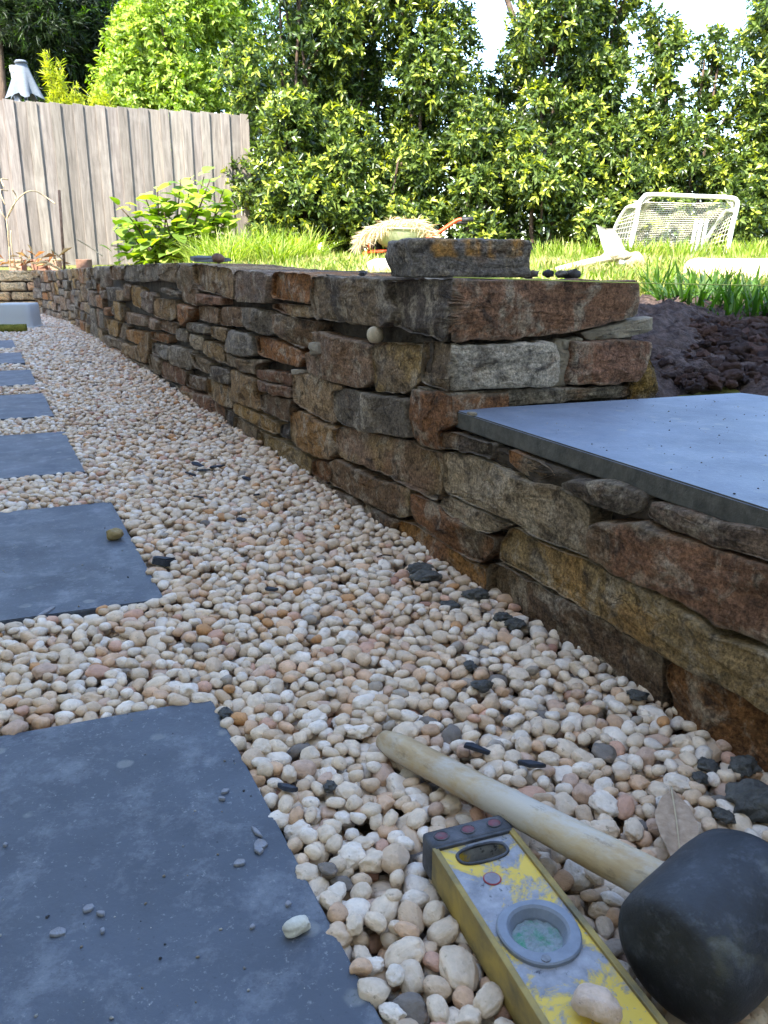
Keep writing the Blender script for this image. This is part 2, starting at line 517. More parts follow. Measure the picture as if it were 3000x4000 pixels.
# ---- stones
PAL = dict(darkgrey=(76, 72, 72), greybrown=(112, 100, 86), whitegrey=(178, 178, 178), grey=(112, 108, 104), redmauve=(124, 92, 80),
           redbrown=(126, 94, 78), pinkbrown=(132, 110, 96), tanolive=(138, 120, 86), paletan=(160, 140, 116), slate=(92, 89, 86),
           rustbrown=(120, 84, 60), ochrebrown=(142, 108, 68), tan=(144, 124, 96), pale=(164, 154, 140), ochre=(146, 106, 60), brown=(112, 92, 76),
           darkbrown=(92, 76, 64), orangebrown=(140, 96, 60), purplegrey=(114, 102, 98), bluegrey=(112, 112, 114), orangerust=(142, 96, 60),
           darkred=(106, 76, 62), tanbrown=(132, 110, 82), ochretan=(150, 122, 78), darkslate=(60, 60, 66), palegrey=(156, 146, 130), rust=(118, 82, 52))
STONE_GAIN = np.array([1.32, 1.16, 0.97])
for k_ in list(PAL): PAL[k_] = tuple(0.8 * np.array(PAL[k_]) + 0.2 * np.array((126, 106, 84)))
def resample(P, step, nmin, nmax):
    P = np.asarray(P, float)
    Q = np.roll(P, -1, 0)                         # cut the corners a little
    P = np.stack([P * 0.88 + Q * 0.12, P * 0.12 + Q * 0.88], 1).reshape(-1, 2)
    Q = np.vstack([P, P[:1]]); L = np.concatenate([[0], np.cumsum(np.linalg.norm(np.diff(Q, axis=0), axis=1))])
    n = int(np.clip(L[-1] / step, nmin, nmax))
    t = np.linspace(0, L[-1], n, endpoint=False)
    return np.stack([np.interp(t, L, Q[:, 0]), np.interp(t, L, Q[:, 1])], 1)
def stone(poly, fmap, col, col2, depth, seed, parent, step=0.006, nmin=20, nmax=110, proud=0.0, rough=0.0035, r=0.006, d0=0.0, name='stone', split=False, material=None):
    R = np.random.default_rng(seed)
    P = np.asarray(poly, float)
    A2 = np.sum(P[:, 0] * np.roll(P[:, 1], -1) - np.roll(P[:, 0], -1) * P[:, 1])
    if A2 < 0: P = P[::-1]
    O = resample(P, step, nmin, nmax)
    n = len(O)
    O = O + 0.0022 * np.stack([noise(np.c_[O * 60, np.full(n, seed * 1.7)], 1), noise(np.c_[O * 60, np.full(n, seed * 2.3)], 2)], 1)
    T = np.roll(O, -1, 0) - np.roll(O, 1, 0)
    N = np.stack([-T[:, 1], T[:, 0]], 1); N /= np.linalg.norm(N, axis=1)[:, None] + 1e-9
    O = O + N * 0.0007
    c = O.mean(0)
    size = min(np.ptp(O[:, 0]), np.ptp(O[:, 1]))
    r = min(r, size * 0.18)
    rings, dep = [], []
    rings.append(O + N * 0.003); dep.append(np.full(n, depth))
    rings.append(O); dep.append(np.full(n, r * 2.2))
    rings.append(O); dep.append(np.full(n, r))
    rings.append(O + N * r * 0.3); dep.append(np.full(n, r * 0.33))
    inner = O + N * r
    rings.append(inner); dep.append(np.full(n, 0.0))
    nr_ = int(np.clip(size / 2 / (step * 0.85), 2, 15))
    fr = [1 - (i + 1) / (nr_ + 1) for i in range(nr_)]
    for k in fr:
        rings.append(c + (inner - c) * k); dep.append(np.full(n, -0.0006 * (1 - k * k)))
    rings.append(c[None]); dep.append(np.array([-0.0006]))
    UV = np.concatenate(rings); D = np.concatenate(dep)
    tilt = R.uniform(-0.05, 0.05, 2)
    front = (D < r * 0.9)
    nz = fbm(np.c_[UV * 26, np.full(len(UV), seed * 3.1)], 5, 5, 0.6)
    lay = fbm(np.c_[UV * [14, 75], np.full(len(UV), seed * 1.3)], 8, 3)
    fac = np.min([(UV - c) @ R.uniform(-0.16, 0.16, 2) + R.uniform(0.0, 0.004) for _ in range(5)], axis=0)
    fac = np.clip(fac, -0.007, 0.004)
    crag = 0.25 - np.abs(fbm(np.c_[UV * [38, 62], np.full(len(UV), seed * 2.7)], 15, 3, 0.6))
    step_ = np.floor(2.2 * fbm(np.c_[UV * [9, 20], np.full(len(UV), seed * 4.1)], 19, 3)) / 2.2
    D = D - front * (proud + (UV - c) @ tilt + fac + rough * 0.55 * nz + rough * 0.6 * lay + rough * 1.2 * crag + rough * 0.8 * step_) - (~front) * (D < depth * 0.9) * rough * nz
    P3 = fmap(UV[:, 0], UV[:, 1], D + d0)
    F = []
    nr = len(rings) - 1
    for i in range(nr - 1):
        for k in range(n):
            F.append([i * n + k, i * n + (k + 1) % n, (i + 1) * n + (k + 1) % n, (i + 1) * n + k])
    ctr = len(UV) - 1
    for k in range(n): F.append([(nr - 1) * n + k, (nr - 1) * n + (k + 1) % n, ctr])
    c1, c2 = lin(PAL[col]) * STONE_GAIN, lin(PAL[col2]) * STONE_GAIN
    if split:
        k = sst(-0.006, 0.006, UV[:, 0] + 0.006 * nz)[:, None]
    else:
        k = sst(0.05, 0.35, fbm(np.c_[UV * 16, np.full(len(UV), seed * 5.0)], 31, 3))[:, None]
        if col == col2: k = k * 0
    tint = c1 * (1 - k) + c2 * k
    tint = tint * (1 + 0.28 * fbm(np.c_[UV * 12, np.full(len(UV), seed * 9.0)], 41, 3))[:, None]
    return crisp(obj(name, P3, F, material or M['stone'], parent, True, np.clip(tint, 0.01, 0.9)))

wall = thing('stone_wall', 'long dry-laid garden wall of mixed brown and grey stone beside the gravel path', 'wall')
STONES = '''F,darkgrey,redbrown,-4 324 -16 302 -58 305 -110 307 -171 310 -164 322 -179 337 -197 355 -192 372 -131 377 -50 380 -4 380 13 380 142 379 267 377 310 376 317 362 317 338 316 324 216 309 153 302 55 302 4 303;F,greybrown,whitegrey,-7 258 -7 241 -48 241 -81 242 -84 254 -75 276 -83 287 -79 297 -47 300 -13 301 12 300 76 299 160 298 169 274 169 243 156 237 78 240 4 241;B,grey,grey,1 241 79 238 188 234 316 228 318 210 80 215 5 218;B,redmauve,redmauve,201 297 286 295 352 290 353 267 335 230 284 231 192 236 192 253 201 275;A,greybrown,darkgrey,-508 374 -384 377 -265 377 -175 377 -190 365 -190 349 -167 331 -171 317 -206 307 -291 305 -387 304 -497 303 -512 322 -517 348;A,pinkbrown,pinkbrown,-509 281 -448 284 -383 281 -247 282 -248 253 -243 224 -273 210 -309 204 -404 202 -532 200 -544 217 -553 237 -495 247 -481 258 -503 269;A,tanolive,greybrown,-247 280 -171 289 -125 290 -79 292 -82 258 -83 244 -116 226 -140 219 -234 209 -241 228 -245 253;A,paletan,paletan,-626 196 -545 202 -358 200 -423 184 -415 158 -395 137 -426 127 -573 132 -625 136;A,slate,slate,-413 187 -358 198 -243 205 -112 217 -117 191 -105 160 -269 140 -389 134 -409 159;A,rustbrown,greybrown,-112 230 -77 235 0 240 5 219 10 199 -25 186 -26 168 -20 160 -75 155 -103 163 -114 182 -116 210;A,ochrebrown,tan,-647 111 -573 127 -451 123 -398 126 -408 106 -395 79 -429 59 -522 52 -618 48 -644 56;A,pinkbrown,tan,-389 130 -321 137 -174 149 -111 157 -79 152 -20 157 -16 134 -18 109 -32 87 -109 85 -220 86 -374 75 -394 83 -402 111;A,rustbrown,greybrown,-114 81 -28 84 -15 76 88 77 112 78 110 61 85 36 66 32 17 33 -56 36 -99 43 -112 57;A,pale,greybrown,-20 101 43 104 110 104 152 107 123 91 94 79 54 74 15 75 -17 78 -26 85;A,ochre,rustbrown,-146 29 -92 36 -15 33 79 32 96 31 99 2 98 -26 9 -35 -107 -32 -176 -12 -169 11;A,brown,tanolive,-416 66 -374 73 -230 72 -122 84 -114 81 -122 37 -197 26 -308 21 -370 19 -438 17 -424 42 -436 54;A,rustbrown,rustbrown,-523 44 -433 53 -425 37 -444 15 -532 11;A,tanolive,tanolive,-874 36 -815 38 -642 44 -526 44 -538 10 -577 -8 -672 -19 -794 -15 -896 -13;A,brown,brown,-532 9 -438 13 -443 -15 -520 -22;A,darkbrown,darkbrown,-432 12 -303 19 -298 -15 -421 -23;A,darkbrown,ochrebrown,-295 20 -197 23 -149 27 -176 -16 -266 -17;A,orangebrown,ochrebrown,-734 381 -545 380 -505 376 -523 326 -606 327 -745 329;A,purplegrey,purplegrey,-1018 382 -742 382 -750 317 -879 313 -1028 312;A,brown,tan,-1445 396 -1045 386 -1024 370 -1032 312 -1130 320 -1373 327 -1444 347;A,greybrown,greybrown,-1595 397 -1469 395 -1465 329 -1487 312 -1659 317 -1691 360;A,tan,rustbrown,-737 320 -522 324 -514 302 -624 300 -735 308;A,brown,greybrown,-734 301 -572 299 -472 300 -483 280 -494 259 -567 244 -724 259 -737 279;A,slate,greybrown,-947 303 -735 304 -722 258 -804 250 -939 258 -951 279;A,brown,brown,-1155 294 -955 301 -948 258 -1172 247;A,rustbrown,brown,-1391 288 -1171 291 -1187 248 -1395 247;A,redbrown,redbrown,-1421 317 -1143 318 -1148 296 -1414 290;A,slate,slate,-1580 231 -1283 241 -1284 215 -1571 205;A,tan,tan,-1272 242 -1095 244 -1133 208 -1273 212;A,bluegrey,bluegrey,-1089 244 -880 247 -858 204 -940 191 -1141 185 -1128 217;A,orangerust,rustbrown,-875 247 -708 247 -578 240 -550 228 -588 206 -714 205 -853 206;A,pale,pale,-1547 200 -1350 205 -1388 162 -1558 164;A,tan,tan,-1364 198 -1157 198 -1149 152 -1375 157;A,greybrown,greybrown,-1142 182 -973 185 -784 201 -861 183 -877 158 -978 157 -1154 155;A,darkred,darkred,-865 174 -628 193 -631 166 -772 157 -864 152;A,darkred,brown,-864 151 -772 155 -631 165 -633 141 -848 126;A,tanbrown,tanbrown,-1096 149 -979 152 -877 153 -884 110 -849 84 -918 76 -1083 72 -1090 112;A,darkbrown,darkbrown,-854 122 -634 139 -650 117 -655 89 -837 83;A,ochretan,ochretan,-1074 70 -746 77 -734 48 -923 42 -1085 43;A,greybrown,greybrown,-1077 37 -883 40 -895 -3 -974 -6 -1095 -3;A,darkslate,darkslate,-716 74 -646 91 -657 54 -715 54;A,darkslate,darkslate,-1169 39 -1088 42 -1102 -11 -1177 -10;A,tan,ochrebrown,-1350 99 -1206 97 -1109 106 -1093 49 -1192 43 -1356 47;A,darkgrey,darkgrey,-1290 136 -1101 145 -1105 108 -1206 98 -1326 106;A,greybrown,greybrown,-1556 144 -1294 143 -1332 106 -1516 106;A,darkred,darkred,-1521 34 -1359 45 -1179 41 -1187 -13 -1539 -27;A,rustbrown,rustbrown,-1720 31 -1528 33 -1549 -23 -1740 -28;A,grey,grey,-2705 384 -2124 392 -1923 394 -1977 356 -1946 341 -2179 331 -2724 323;A,greybrown,greybrown,-1902 393 -1604 396 -1700 360 -1670 339 -1892 338 -1950 357;A,brown,brown,-3152 382 -2731 381 -2766 325 -3109 321;A,ochretan,ochretan,-2556 314 -2304 306 -2356 230 -2567 236;A,brown,brown,-2747 314 -2579 313 -2620 253 -2766 254;A,purplegrey,purplegrey,-2283 298 -2087 295 -2138 221 -2320 233;A,tanbrown,tanbrown,-2090 278 -1726 290 -1709 240 -1791 220 -2112 217;A,orangerust,orangerust,-1685 280 -1471 277 -1526 239 -1621 214 -1713 228;A,brown,brown,-1602 336 -1411 327 -1424 281 -1610 289;A,slate,slate,-1894 321 -1625 310 -1648 296 -1880 302;A,darkgrey,darkgrey,-3288 285 -2819 297 -2820 237 -3265 223;A,brown,brown,-1996 210 -1696 221 -1750 180 -2001 181;A,pinkbrown,pinkbrown,-2231 210 -2017 209 -2033 172 -2242 169;A,grey,grey,-1743 202 -1574 207 -1585 170 -1750 167;A,ochre,tanbrown,-2782 127 -2437 146 -2299 146 -2467 87 -2796 84;A,orangebrown,greybrown,-2201 162 -1855 170 -1866 143 -2215 130;A,ochretan,ochretan,-3318 137 -2991 145 -3080 68 -3371 63;A,greybrown,greybrown,-2938 143 -2696 148 -2844 76 -3026 77;A,tanbrown,tanbrown,-2288 147 -2214 157 -2242 96 -2352 25 -2723 16 -2696 65 -2468 86;A,bluegrey,bluegrey,-2193 122 -1868 137 -1887 87 -2192 78;A,grey,grey,-1847 143 -1556 153 -1540 93 -1865 76;A,greybrown,greybrown,-3524 50 -2924 67 -2951 23 -3574 -3;A,tan,tan,-2872 66 -2710 64 -2756 14 -2939 17;A,greybrown,greybrown,-2296 71 -2061 76 -2075 14 -2275 13;A,darkred,brown,-2041 74 -1631 85 -1647 34 -2047 12;A,darkbrown,darkbrown,-1627 74 -1364 94 -1383 51 -1643 35;A,greybrown,greybrown,-2727 9 -2353 23 -2290 -7 -2462 -23 -2750 -19;A,darkslate,darkslate,-2020 10 -1787 18 -1802 -24 -2040 -27;A,tanbrown,tanbrown,-1782 11 -1525 30 -1554 -19 -1778 -25;A,rustbrown,rustbrown,-3618 -9 -2953 20 -2779 4 -2798 -29 -3657 -47;A,brown,brown,-2799 199 -2270 208 -2261 169 -2791 153;A,greybrown,greybrown,-3184 214 -2797 215 -2825 168 -3216 168;A,orangerust,orangerust,-3483 183 -3242 194 -3256 155 -3486 147;A,darkgrey,brown,-21 187 16 191 81 192 104 194 100 173 55 172 -10 165 -28 165 -30 176;A,orangebrown,greybrown,134 194 166 193 193 194 221 187 228 183 199 173 168 170 138 178;A,palegrey,greybrown,-13 162 94 171 150 168 234 171 273 170 287 160 286 133 292 125 293 113 269 108 181 105 149 108 92 108 -7 105 -18 112 -16 139;A,darkgrey,darkgrey,246 185 311 199 356 198 363 193 363 181 344 168 314 171 275 172 249 176;A,purplegrey,purplegrey,369 194 451 197 493 202 511 201 515 179 481 176 458 175 443 173 394 173 366 177;A,redbrown,brown,294 136 303 156 344 167 368 173 396 171 443 171 482 174 515 177 526 113 511 113 465 107 451 111 395 114 337 108 316 113 298 114 293 125;A,tanolive,ochretan,149 103 173 105 220 104 269 107 300 111 322 106 337 107 396 112 451 110 466 102 514 110 538 109 546 59 522 62 439 59 405 56 328 55 243 55 185 57 128 55 125 64 127 76;A,darkbrown,greybrown,103 43 127 52 172 51 257 53 320 55 328 54 404 54 406 41 412 -20 311 -40 104 -27 99 5;A,rust,rustbrown,409 46 424 58 454 56 522 60 546 58 557 -5 481 -17 420 -21 422 17 412 33'''
boxes = []
for i, rec in enumerate(STONES.split(';')):  # one low darkslate record paints in a dark open slot, not a stone
    ty, c1, c2, pts = rec.split(',')
    v = np.array([float(x) for x in pts.split()]).reshape(-1, 2) / 1000
    top = v[:, 1].max() > 0.36
    fm = dict(A=mapA, B=mapB, F=mapF)[ty]
    s_mean = v[:, 0].mean()
    far = ty == 'A' and s_mean < -1.3
    stone(v, fm, c1, c2, (0.2 if top and ty == 'A' else 0.055 if ty == 'F' else 0.09), 100 + i, wall, step=0.010 if far else 0.0045,
          nmin=18, nmax=54 if far else 150, proud=random.uniform(-0.006, 0.008), rough=0.0035 if not far else 0.005, r=0.0030 if not far else 0.005, split=ty == 'F')
    if ty == 'A': boxes.append((v[:, 0].min(), v[:, 0].max(), v[:, 1].min(), v[:, 1].max(), v))
def inside(p, poly):
    x, y = p; c = False; j = len(poly) - 1
    for i in range(len(poly)):
        if (poly[i][1] > y) != (poly[j][1] > y) and x < (poly[j][0] - poly[i][0]) * (y - poly[i][1]) / (poly[j][1] - poly[i][1]) + poly[i][0]: c = not c
        j = i
    return c
# the far run and the unseen near run: random rubble, split until each piece is a stone
farcols = ['brown', 'tan', 'greybrown', 'rustbrown', 'tanbrown', 'darkgrey', 'purplegrey', 'orangebrown', 'ochretan', 'slate', 'darkbrown', 'pinkbrown', 'grey']
def rubble(x0, x1, z0, z1, top_fn=None, minl=0.15, minh=0.06, cols=farcols, step=0.02, fm=mapA, parent=None, skip=True, R=random.Random(4), depth=0.14):
    cells = []
    def cut(a, b, c, d):
        L, h = b - a, d - c
        if L > minl * 1.9 and (L > h * 2.6 or h < minh * 1.7):
            m = a + L * R.uniform(0.35, 0.65); cut(a, m, c, d); cut(m, b, c, d)
        elif h > minh * 1.55 and R.random() < 0.96:
            m = c + h * R.uniform(0.36, 0.64); cut(a, b, c, m); cut(a, b, m, d)
        else: cells.append((a, b, c, d))
    cut(x0, x1, z0, z1)
    for k, (a, b, c, d) in enumerate(cells):
        mx, mz = (a + b) / 2, (c + d) / 2
        if skip and any(inside((mx + ox * (b - a), mz), bx[4]) for bx in boxes for ox in (-0.3, 0, 0.3)): continue
        j = lambda q: R.uniform(-q, q)
        g = 0.004
        tf = (lambda s, z: z) if top_fn is None else (lambda s, z: z / z1 * top_fn(s) if z > 0 else z)
        q = [(a + g + j(.006), c + g + j(.004)), (mx, c + g + j(.004)), (b - g + j(.006), c + g + j(.004)), (b - g + j(.006), mz), (b - g + j(.006), d - g + j(.004)), (mx, d - g + j(.005)), (a + g + j(.006), d - g + j(.004)), (a + g + j(.006), mz)]
        q = [(s_, tf(s_, z_)) for s_, z_ in q]
        col = R.choice(cols)
        stone(q, fm, col, R.choice([col, R.choice(cols)]), depth, 1000 + k + int(abs(x0) * 100), parent or wall, step=step, nmin=16, nmax=30, proud=R.uniform(-0.012, 0.016), rough=0.006, r=0.006)
rubble(-6.45, -2.75, -0.03, 0.33, wall_top)
rubble(0.56, 1.4, -0.03, 0.19, None, 0.2, 0.06, R=random.Random(9), skip=False, step=0.012)
# mortar and hearting behind the faces
def core():
    parts = []
    s = np.concatenate([np.linspace(-6.42, -1, 60), np.linspace(-0.95, -0.045, 40)])
    V, F = [], []
    prof = [(0.032, -0.05), (0.032, None), (0.042, None), (0.12, None), (0.22, None), (0.3, None), (0.31, -0.05)]
    for si in s:
        for d, z in prof:
            zt = float(wall_top(si)) - 0.012
            zz = z if z is not None else zt + (0.004 * math.sin(si * 40 + d * 90) if d > 0.03 else -0.004)
            V.append(mapA(si, zz, d))
    m = len(prof)
    for i in range(len(s) - 1):
        for k in range(m - 1): F.append([i * m + k, (i + 1) * m + k, (i + 1) * m + k + 1, i * m + k + 1])
    F.append(list(range(m))); F.append([(len(s) - 1) * m + k for k in range(m)][::-1])
    V = np.array(V); parts.append((V, F))
    # pier block and low wall
    def blk(c4, z0, z1): return prism(c4, z0, z1)
    q = [mapB(0.036, 0, 0.034)[:2], mapB(0.345, 0, 0.034)[:2], mapB(0.33, 0, 0.3)[:2], mapA(-0.3, 0, 0.034)[:2]]
    parts.append(blk(q, -0.05, 0.366))
    q = [mapA(-0.06, 0, 0.034)[:2], mapA(1.42, 0, 0.034)[:2], mapA(1.42, 0, 0.33)[:2], mapA(-0.06, 0, 0.33)[:2]]
    parts.append(blk(q, -0.05, 0.19))
    V, F = join(*parts)
    V = V + 0.004 * np.stack([noise(V * 30, 1), noise(V * 30, 2), noise(V * 30, 3)], 1)
    obj('mortar_core', V, F, M['mortar'], wall, False)
core()
# smeared mortar lumps in the joints that show it
def mortar_patch(poly, fm, d0, seed, dome=0.006, material='mortar_pale'):
    o = stone(poly, fm, 'grey', 'grey', 0.03, seed, wall, step=0.005, rough=0.006, r=0.004, d0=d0, name='mortar', proud=dome, material=M[material])
mortar_patch([(0.176, 0.298), (0.23, 0.300), (0.212, 0.262), (0.2, 0.232), (0.168, 0.232), (0.172, 0.27)], mapB, 0.012, 301)
mortar_patch([(0.215, 0.306), (0.345, 0.328), (0.352, 0.300), (0.24, 0.292)], mapB, 0.004, 302)
mortar_patch([(-0.135, 0.302), (-0.02, 0.304), (-0.02, 0.292), (-0.135, 0.288)], mapA, 0.020, 303, material='mortar')
mortar_patch([(-0.07, 0.302), (-0.055, 0.3), (-0.06, 0.25), (-0.075, 0.25)], mapA, 0.012, 304, material='mortar')
mortar_patch([(-0.51, 0.262), (-0.46, 0.266), (-0.445, 0.245), (-0.505, 0.236)], mapA, -0.002, 305)
mortar_patch([(-0.592, 0.206), (-0.552, 0.209), (-0.55, 0.198), (-0.588, 0.195)], mapA, -0.004, 306)
mortar_patch([(0.05, 0.19), (0.3, 0.193), (0.29, 0.165), (0.06, 0.165)], mapA, 0.010, 307, material='mortar')
mortar_patch([(0.22, 0.19), (0.37, 0.194), (0.37, 0.168), (0.22, 0.163)], mapA, 0.008, 308, material='mortar')

# ---- slabs
def slab(name, quad, z0, z1, m, label, cat, bevel, seed, group=None):
    V, F = prism(quad, z0, z1, bevel)
    o = obj(name, V, F, m, None, False)
    return tag(o, label, cat, group)
cap0 = np.array([0.0898, 1.066]); cap1 = np.array([0.5196, 1.2125])
fd = np.array([0.4168, -0.9090])
cap = slab('capping_slab', [cap0 + fd * 0.8, cap1 + fd * 0.8 + [0.03, 0], cap1 + np.array([0.022, -0.028]), cap1, cap0], 0.195, 0.217, M['cap'],
           'large smooth blue-grey slab bedded on the low end of the wall', 'slab', 0.0015, 1)
cap.data.materials.append(M['cap_edge_shade'])
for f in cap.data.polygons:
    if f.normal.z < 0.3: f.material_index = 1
row = np.array([0.9336, 0.3584])
PAV = [((-0.163, 0.701), 0.452, 0.47), ((-0.467, 1.371), 0.474, 0.47), ((-0.772, 1.986), 0.445, 0.47), ((-1.064, 2.598), 0.444, 0.47), ((-1.345, 3.19), 0.44, 0.47), ((-1.64, 3.81), 0.44, 0.47), ((-1.94, 4.43), 0.44, 0.47)]
PLAB = ['big dark blue-grey paving slab at the front with dried mortar spots and grit', 'second blue-grey paving slab, with a dark damp streak and a brown pebble on its edge',
        'third blue-grey paving slab from the front, clean with a dark front edge', 'fourth blue-grey paving slab from the front, beside the bend of pebbles',
        'fifth paving slab from the front, half covered by loose pebbles', 'sixth paving slab from the front, nearly buried in pebbles', 'farthest paving slab, in front of the mossy log']
PQ = []
for i, ((x, y), ln, wd) in enumerate(PAV):
    p = np.array([x, y])
    q = [p, p - row * wd, p - row * wd + DA * ln, p + DA * ln]
    PQ.append(np.array(q))
    slab('paving_slab', q, -0.03, 0.0065, M['paver'], PLAB[i], 'slab', 0.0012, i, 'stepping slabs in the gravel path')

# ---- the house that shades the path (behind and to the left of the viewer)
def house():
    h = thing('house', 'rendered house behind the viewer that shades the path', 'house')
    mw = m_noise('render_wall', (218, 206, 184), (232, 222, 202), 20, 0.9, 0.2, 0.3, 0.004)
    mr = m_noise('roof_metal', (206, 200, 190), (224, 220, 210), 8, 0.6, 0.4, 0.3, 0.003)
    mg = m_plain('window_glass', (40, 46, 52), 0.1, 0.8)
    def P(s, w): return np.array(xy(s, w))
    s_far = -((np.array([-3.37, 5.53]) - C0) @ DA) * -1
    s_far = float((np.array([-3.37, 5.53]) - C0) @ DA)
    V, F = prism([P(s_far + 0.35, -1.75), P(2.6, -1.75), P(2.6, -5.5), P(s_far + 0.35, -5.5)], -0.05, 2.62)
    wl = obj('wall', V, F, mw, h, False)
    V, F = prism([P(s_far, -1.244), P(2.3, -1.244), P(2.3, -5.9), P(s_far, -5.9)], 2.64, 2.8)
    rf = obj('roof', V, F, mr, h, False)
    V, F = prism([P(2.32, -5.6), P(2.32, 4.2), P(8, 4.2), P(8, -5.6)], -0.05, 5.0)
    obj('wall', V, F, mw, h, False)
    V, F = prism([P(2.02, -5.9), P(2.02, 4.5), P(8.3, 4.5), P(8.3, -5.9)], 5.0, 5.18)
    obj('roof', V, F, mr, h, False)
    for s in (-3.4, -0.9):
        V, F = prism([P(s, -1.742), P(s + 1.1, -1.742), P(s + 1.1, -1.8), P(s, -1.8)], 0.95, 2.05)
        fr = obj('window', V, F, M['white_metal'], h, False)
        V, F = prism([P(s + 0.06, -1.736), P(s + 1.04, -1.736), P(s + 1.04, -1.77), P(s + 0.06, -1.77)], 1.01, 1.99)
        obj('pane', V, F, mg, fr, False)
house()

# ---- paling fence
f0, f1 = at(-60, 1013, 7.6), at(960, 995, 8.65)
def fence():
    ft = thing('paling_fence', 'weathered grey timber paling fence at the far left', 'fence', )
    d = (f1 - f0)[:2]; L = np.linalg.norm(d); d /= L
    nrm = np.array([d[1], -d[0]])
    nrm = nrm if nrm[1] < 0 else -nrm
    R = random.Random(3)
    pitch = 0.187
    k = -4
    while k * pitch < L + 0.05:
        for lap in (0, 1):
            wd = 0.135 if lap == 0 else 0.082
            u = k * pitch + (0.0 if lap == 0 else 0.112) + R.uniform(-0.006, 0.006)
            z0 = f0[2] - 0.06
            tt = u / L
            h = (1.345 + R.uniform(-0.003, 0.003) + (0.0 if lap == 0 else 0.004))
            t = 0.013
            off = 0.0 if lap == 0 else 0.0145
            V, F = boxm((0, 0, 0), (wd, t, h), 0.0025)
            V = V + np.array([0, 0, 0])
            top = V[:, 2] > h - 0.01
            cx = (V[:, 0] > wd * 0.5) & top
            V[cx, 2] -= 0.004 + R.uniform(0, 0.003)
            lean = R.uniform(-0.006, 0.006)
            Q = np.zeros_like(V)
            uu = u + V[:, 0] + lean * V[:, 2] / h
            Q[:, :2] = f0[:2] + uu[:, None] * d + (off + V[:, 1])[:, None] * nrm
            Q[:, 2] = z0 + V[:, 2] + tt * 0.03
            g = R.uniform(0.76, 1.12)
            obj('paling', Q, F, M['paling'], ft, False, np.array([g, g * R.uniform(0.97, 1.0), g * R.uniform(0.93, 1.0)]))
        k += 1
    for zr in (0.2, 0.7, 1.15):
        V, F = boxm((-0.8, -0.05, 0), (L + 0.1, -0.004, 0.07))
        Q = np.zeros_like(V)
        Q[:, :2] = f0[:2] + V[:, :1] * d + V[:, 1:2] * nrm
        Q[:, 2] = f0[2] + zr + V[:, 2]
        obj('rail', Q, F, M['paling'], ft, False, np.array([0.8, 0.78, 0.75]))
    return d, nrm
FD, FN = fence()

# ---- the low sunlit wall at the far left corner
lw = thing('low_stone_wall', 'low sunlit cream stone wall running off left beyond the end of the long wall', 'wall')
def mapL(q, z, d):
    q, z, d = np.broadcast_arrays(np.asarray(q, float), np.asarray(z, float), np.asarray(d, float))
    p0 = at(150, 1100, 6.95)[:2]
    u = np.array([-0.985, -0.17]); v = np.array([-0.17, 0.985])
    return np.concatenate([p0 + q[..., None] * u + d[..., None] * v, z[..., None]], -1)
def mapLm(q, z, d): return mapL(-np.asarray(q, float), z, d)
PAL.update(cream=(196, 178, 146), sand=(186, 160, 122), peach=(190, 156, 124))
for k, (a, b, c, d) in enumerate([(-0.30, 0.02, 0.245, 0.335), (-0.95, -0.31, 0.255, 0.33), (-0.09, 0.02, 0.175, 0.24), (-0.30, -0.10, 0.17, 0.24), (-0.55, -0.31, 0.175, 0.245), (-0.95, -0.56, 0.17, 0.25), (-0.22, 0.02, 0.1, 0.165), (-0.5, -0.23, 0.095, 0.165), (-0.95, -0.51, 0.1, 0.16), (-0.35, 0.02, 0.02, 0.09), (-0.95, -0.36, 0.01, 0.09)]):
    stone([(a, c), ((a + b) / 2, c + .005), (b, c), (b, d), ((a + b) / 2, d - .004), (a, d)], mapLm, ['cream', 'sand', 'peach'][k % 3], ['cream', 'peach', 'sand'][(k * 2) % 3], 0.16, 700 + k, lw, step=0.02, nmin=18, nmax=40, rough=0.006, r=0.014, proud=random.uniform(-.006, .01))
V = np.array([mapLm(q, z, d) for q in (-1.6, 0.3) for z in (-0.05, 0.315) for d in (0.03, 0.3)])
obj('mortar_core', V, [[0, 1, 3, 2], [4, 6, 7, 5], [0, 4, 5, 1], [2, 3, 7, 6], [0, 2, 6, 4], [1, 5, 7, 3]], M['mortar'], lw, False)

# ================================================================== GRAVEL
LV0 = on(1200 + 415 / .9217, 2700 + 520 / .9217, 0.028)    # far left corner of the level
LDIR = np.array([0.3450, -0.9386]); LNOR = np.array([0.9386, 0.3450])
LVW, LVT, LVZ = 0.0605, 0.027, 0.003
MH0 = np.array([0.0, 0.6175, 0.0135]); MH1 = np.array([0.1565, 0.4165, 0.046])
def in_quad(x, y, q, grow=0.0):
    c = q.mean(0); ok = np.ones(np.shape(x), bool)
    sgn = np.sign(np.cross(q[1] - q[0], q[2] - q[1]))
    for i in range(4):
        a, b = q[i], q[(i + 1) % 4]
        e = (b - a) / np.linalg.norm(b - a)
        dd = (e[0] * (y - a[1]) - e[1] * (x - a[0])) * sgn
        ok &= dd > -grow
    return ok
PEB_COL = [((216, 194, 170), 40), ((224, 208, 192), 22), ((206, 178, 150), 18), ((208, 170, 138), 7.5), ((198, 166, 144), 6.5), ((200, 156, 132), 2), ((192, 142, 96), 1.2), ((164, 122, 104), 0.5), ((166, 152, 138), 2.0), ((118, 108, 100), 0.2)]
def chipped(k, seed, amp, freq, box):
    V, F = rock_shape(k, seed, amp, freq, box)
    return (chip(V, seed, 3 + seed % 4, 0.58, 0.86) if seed % 4 == 0 else V), F
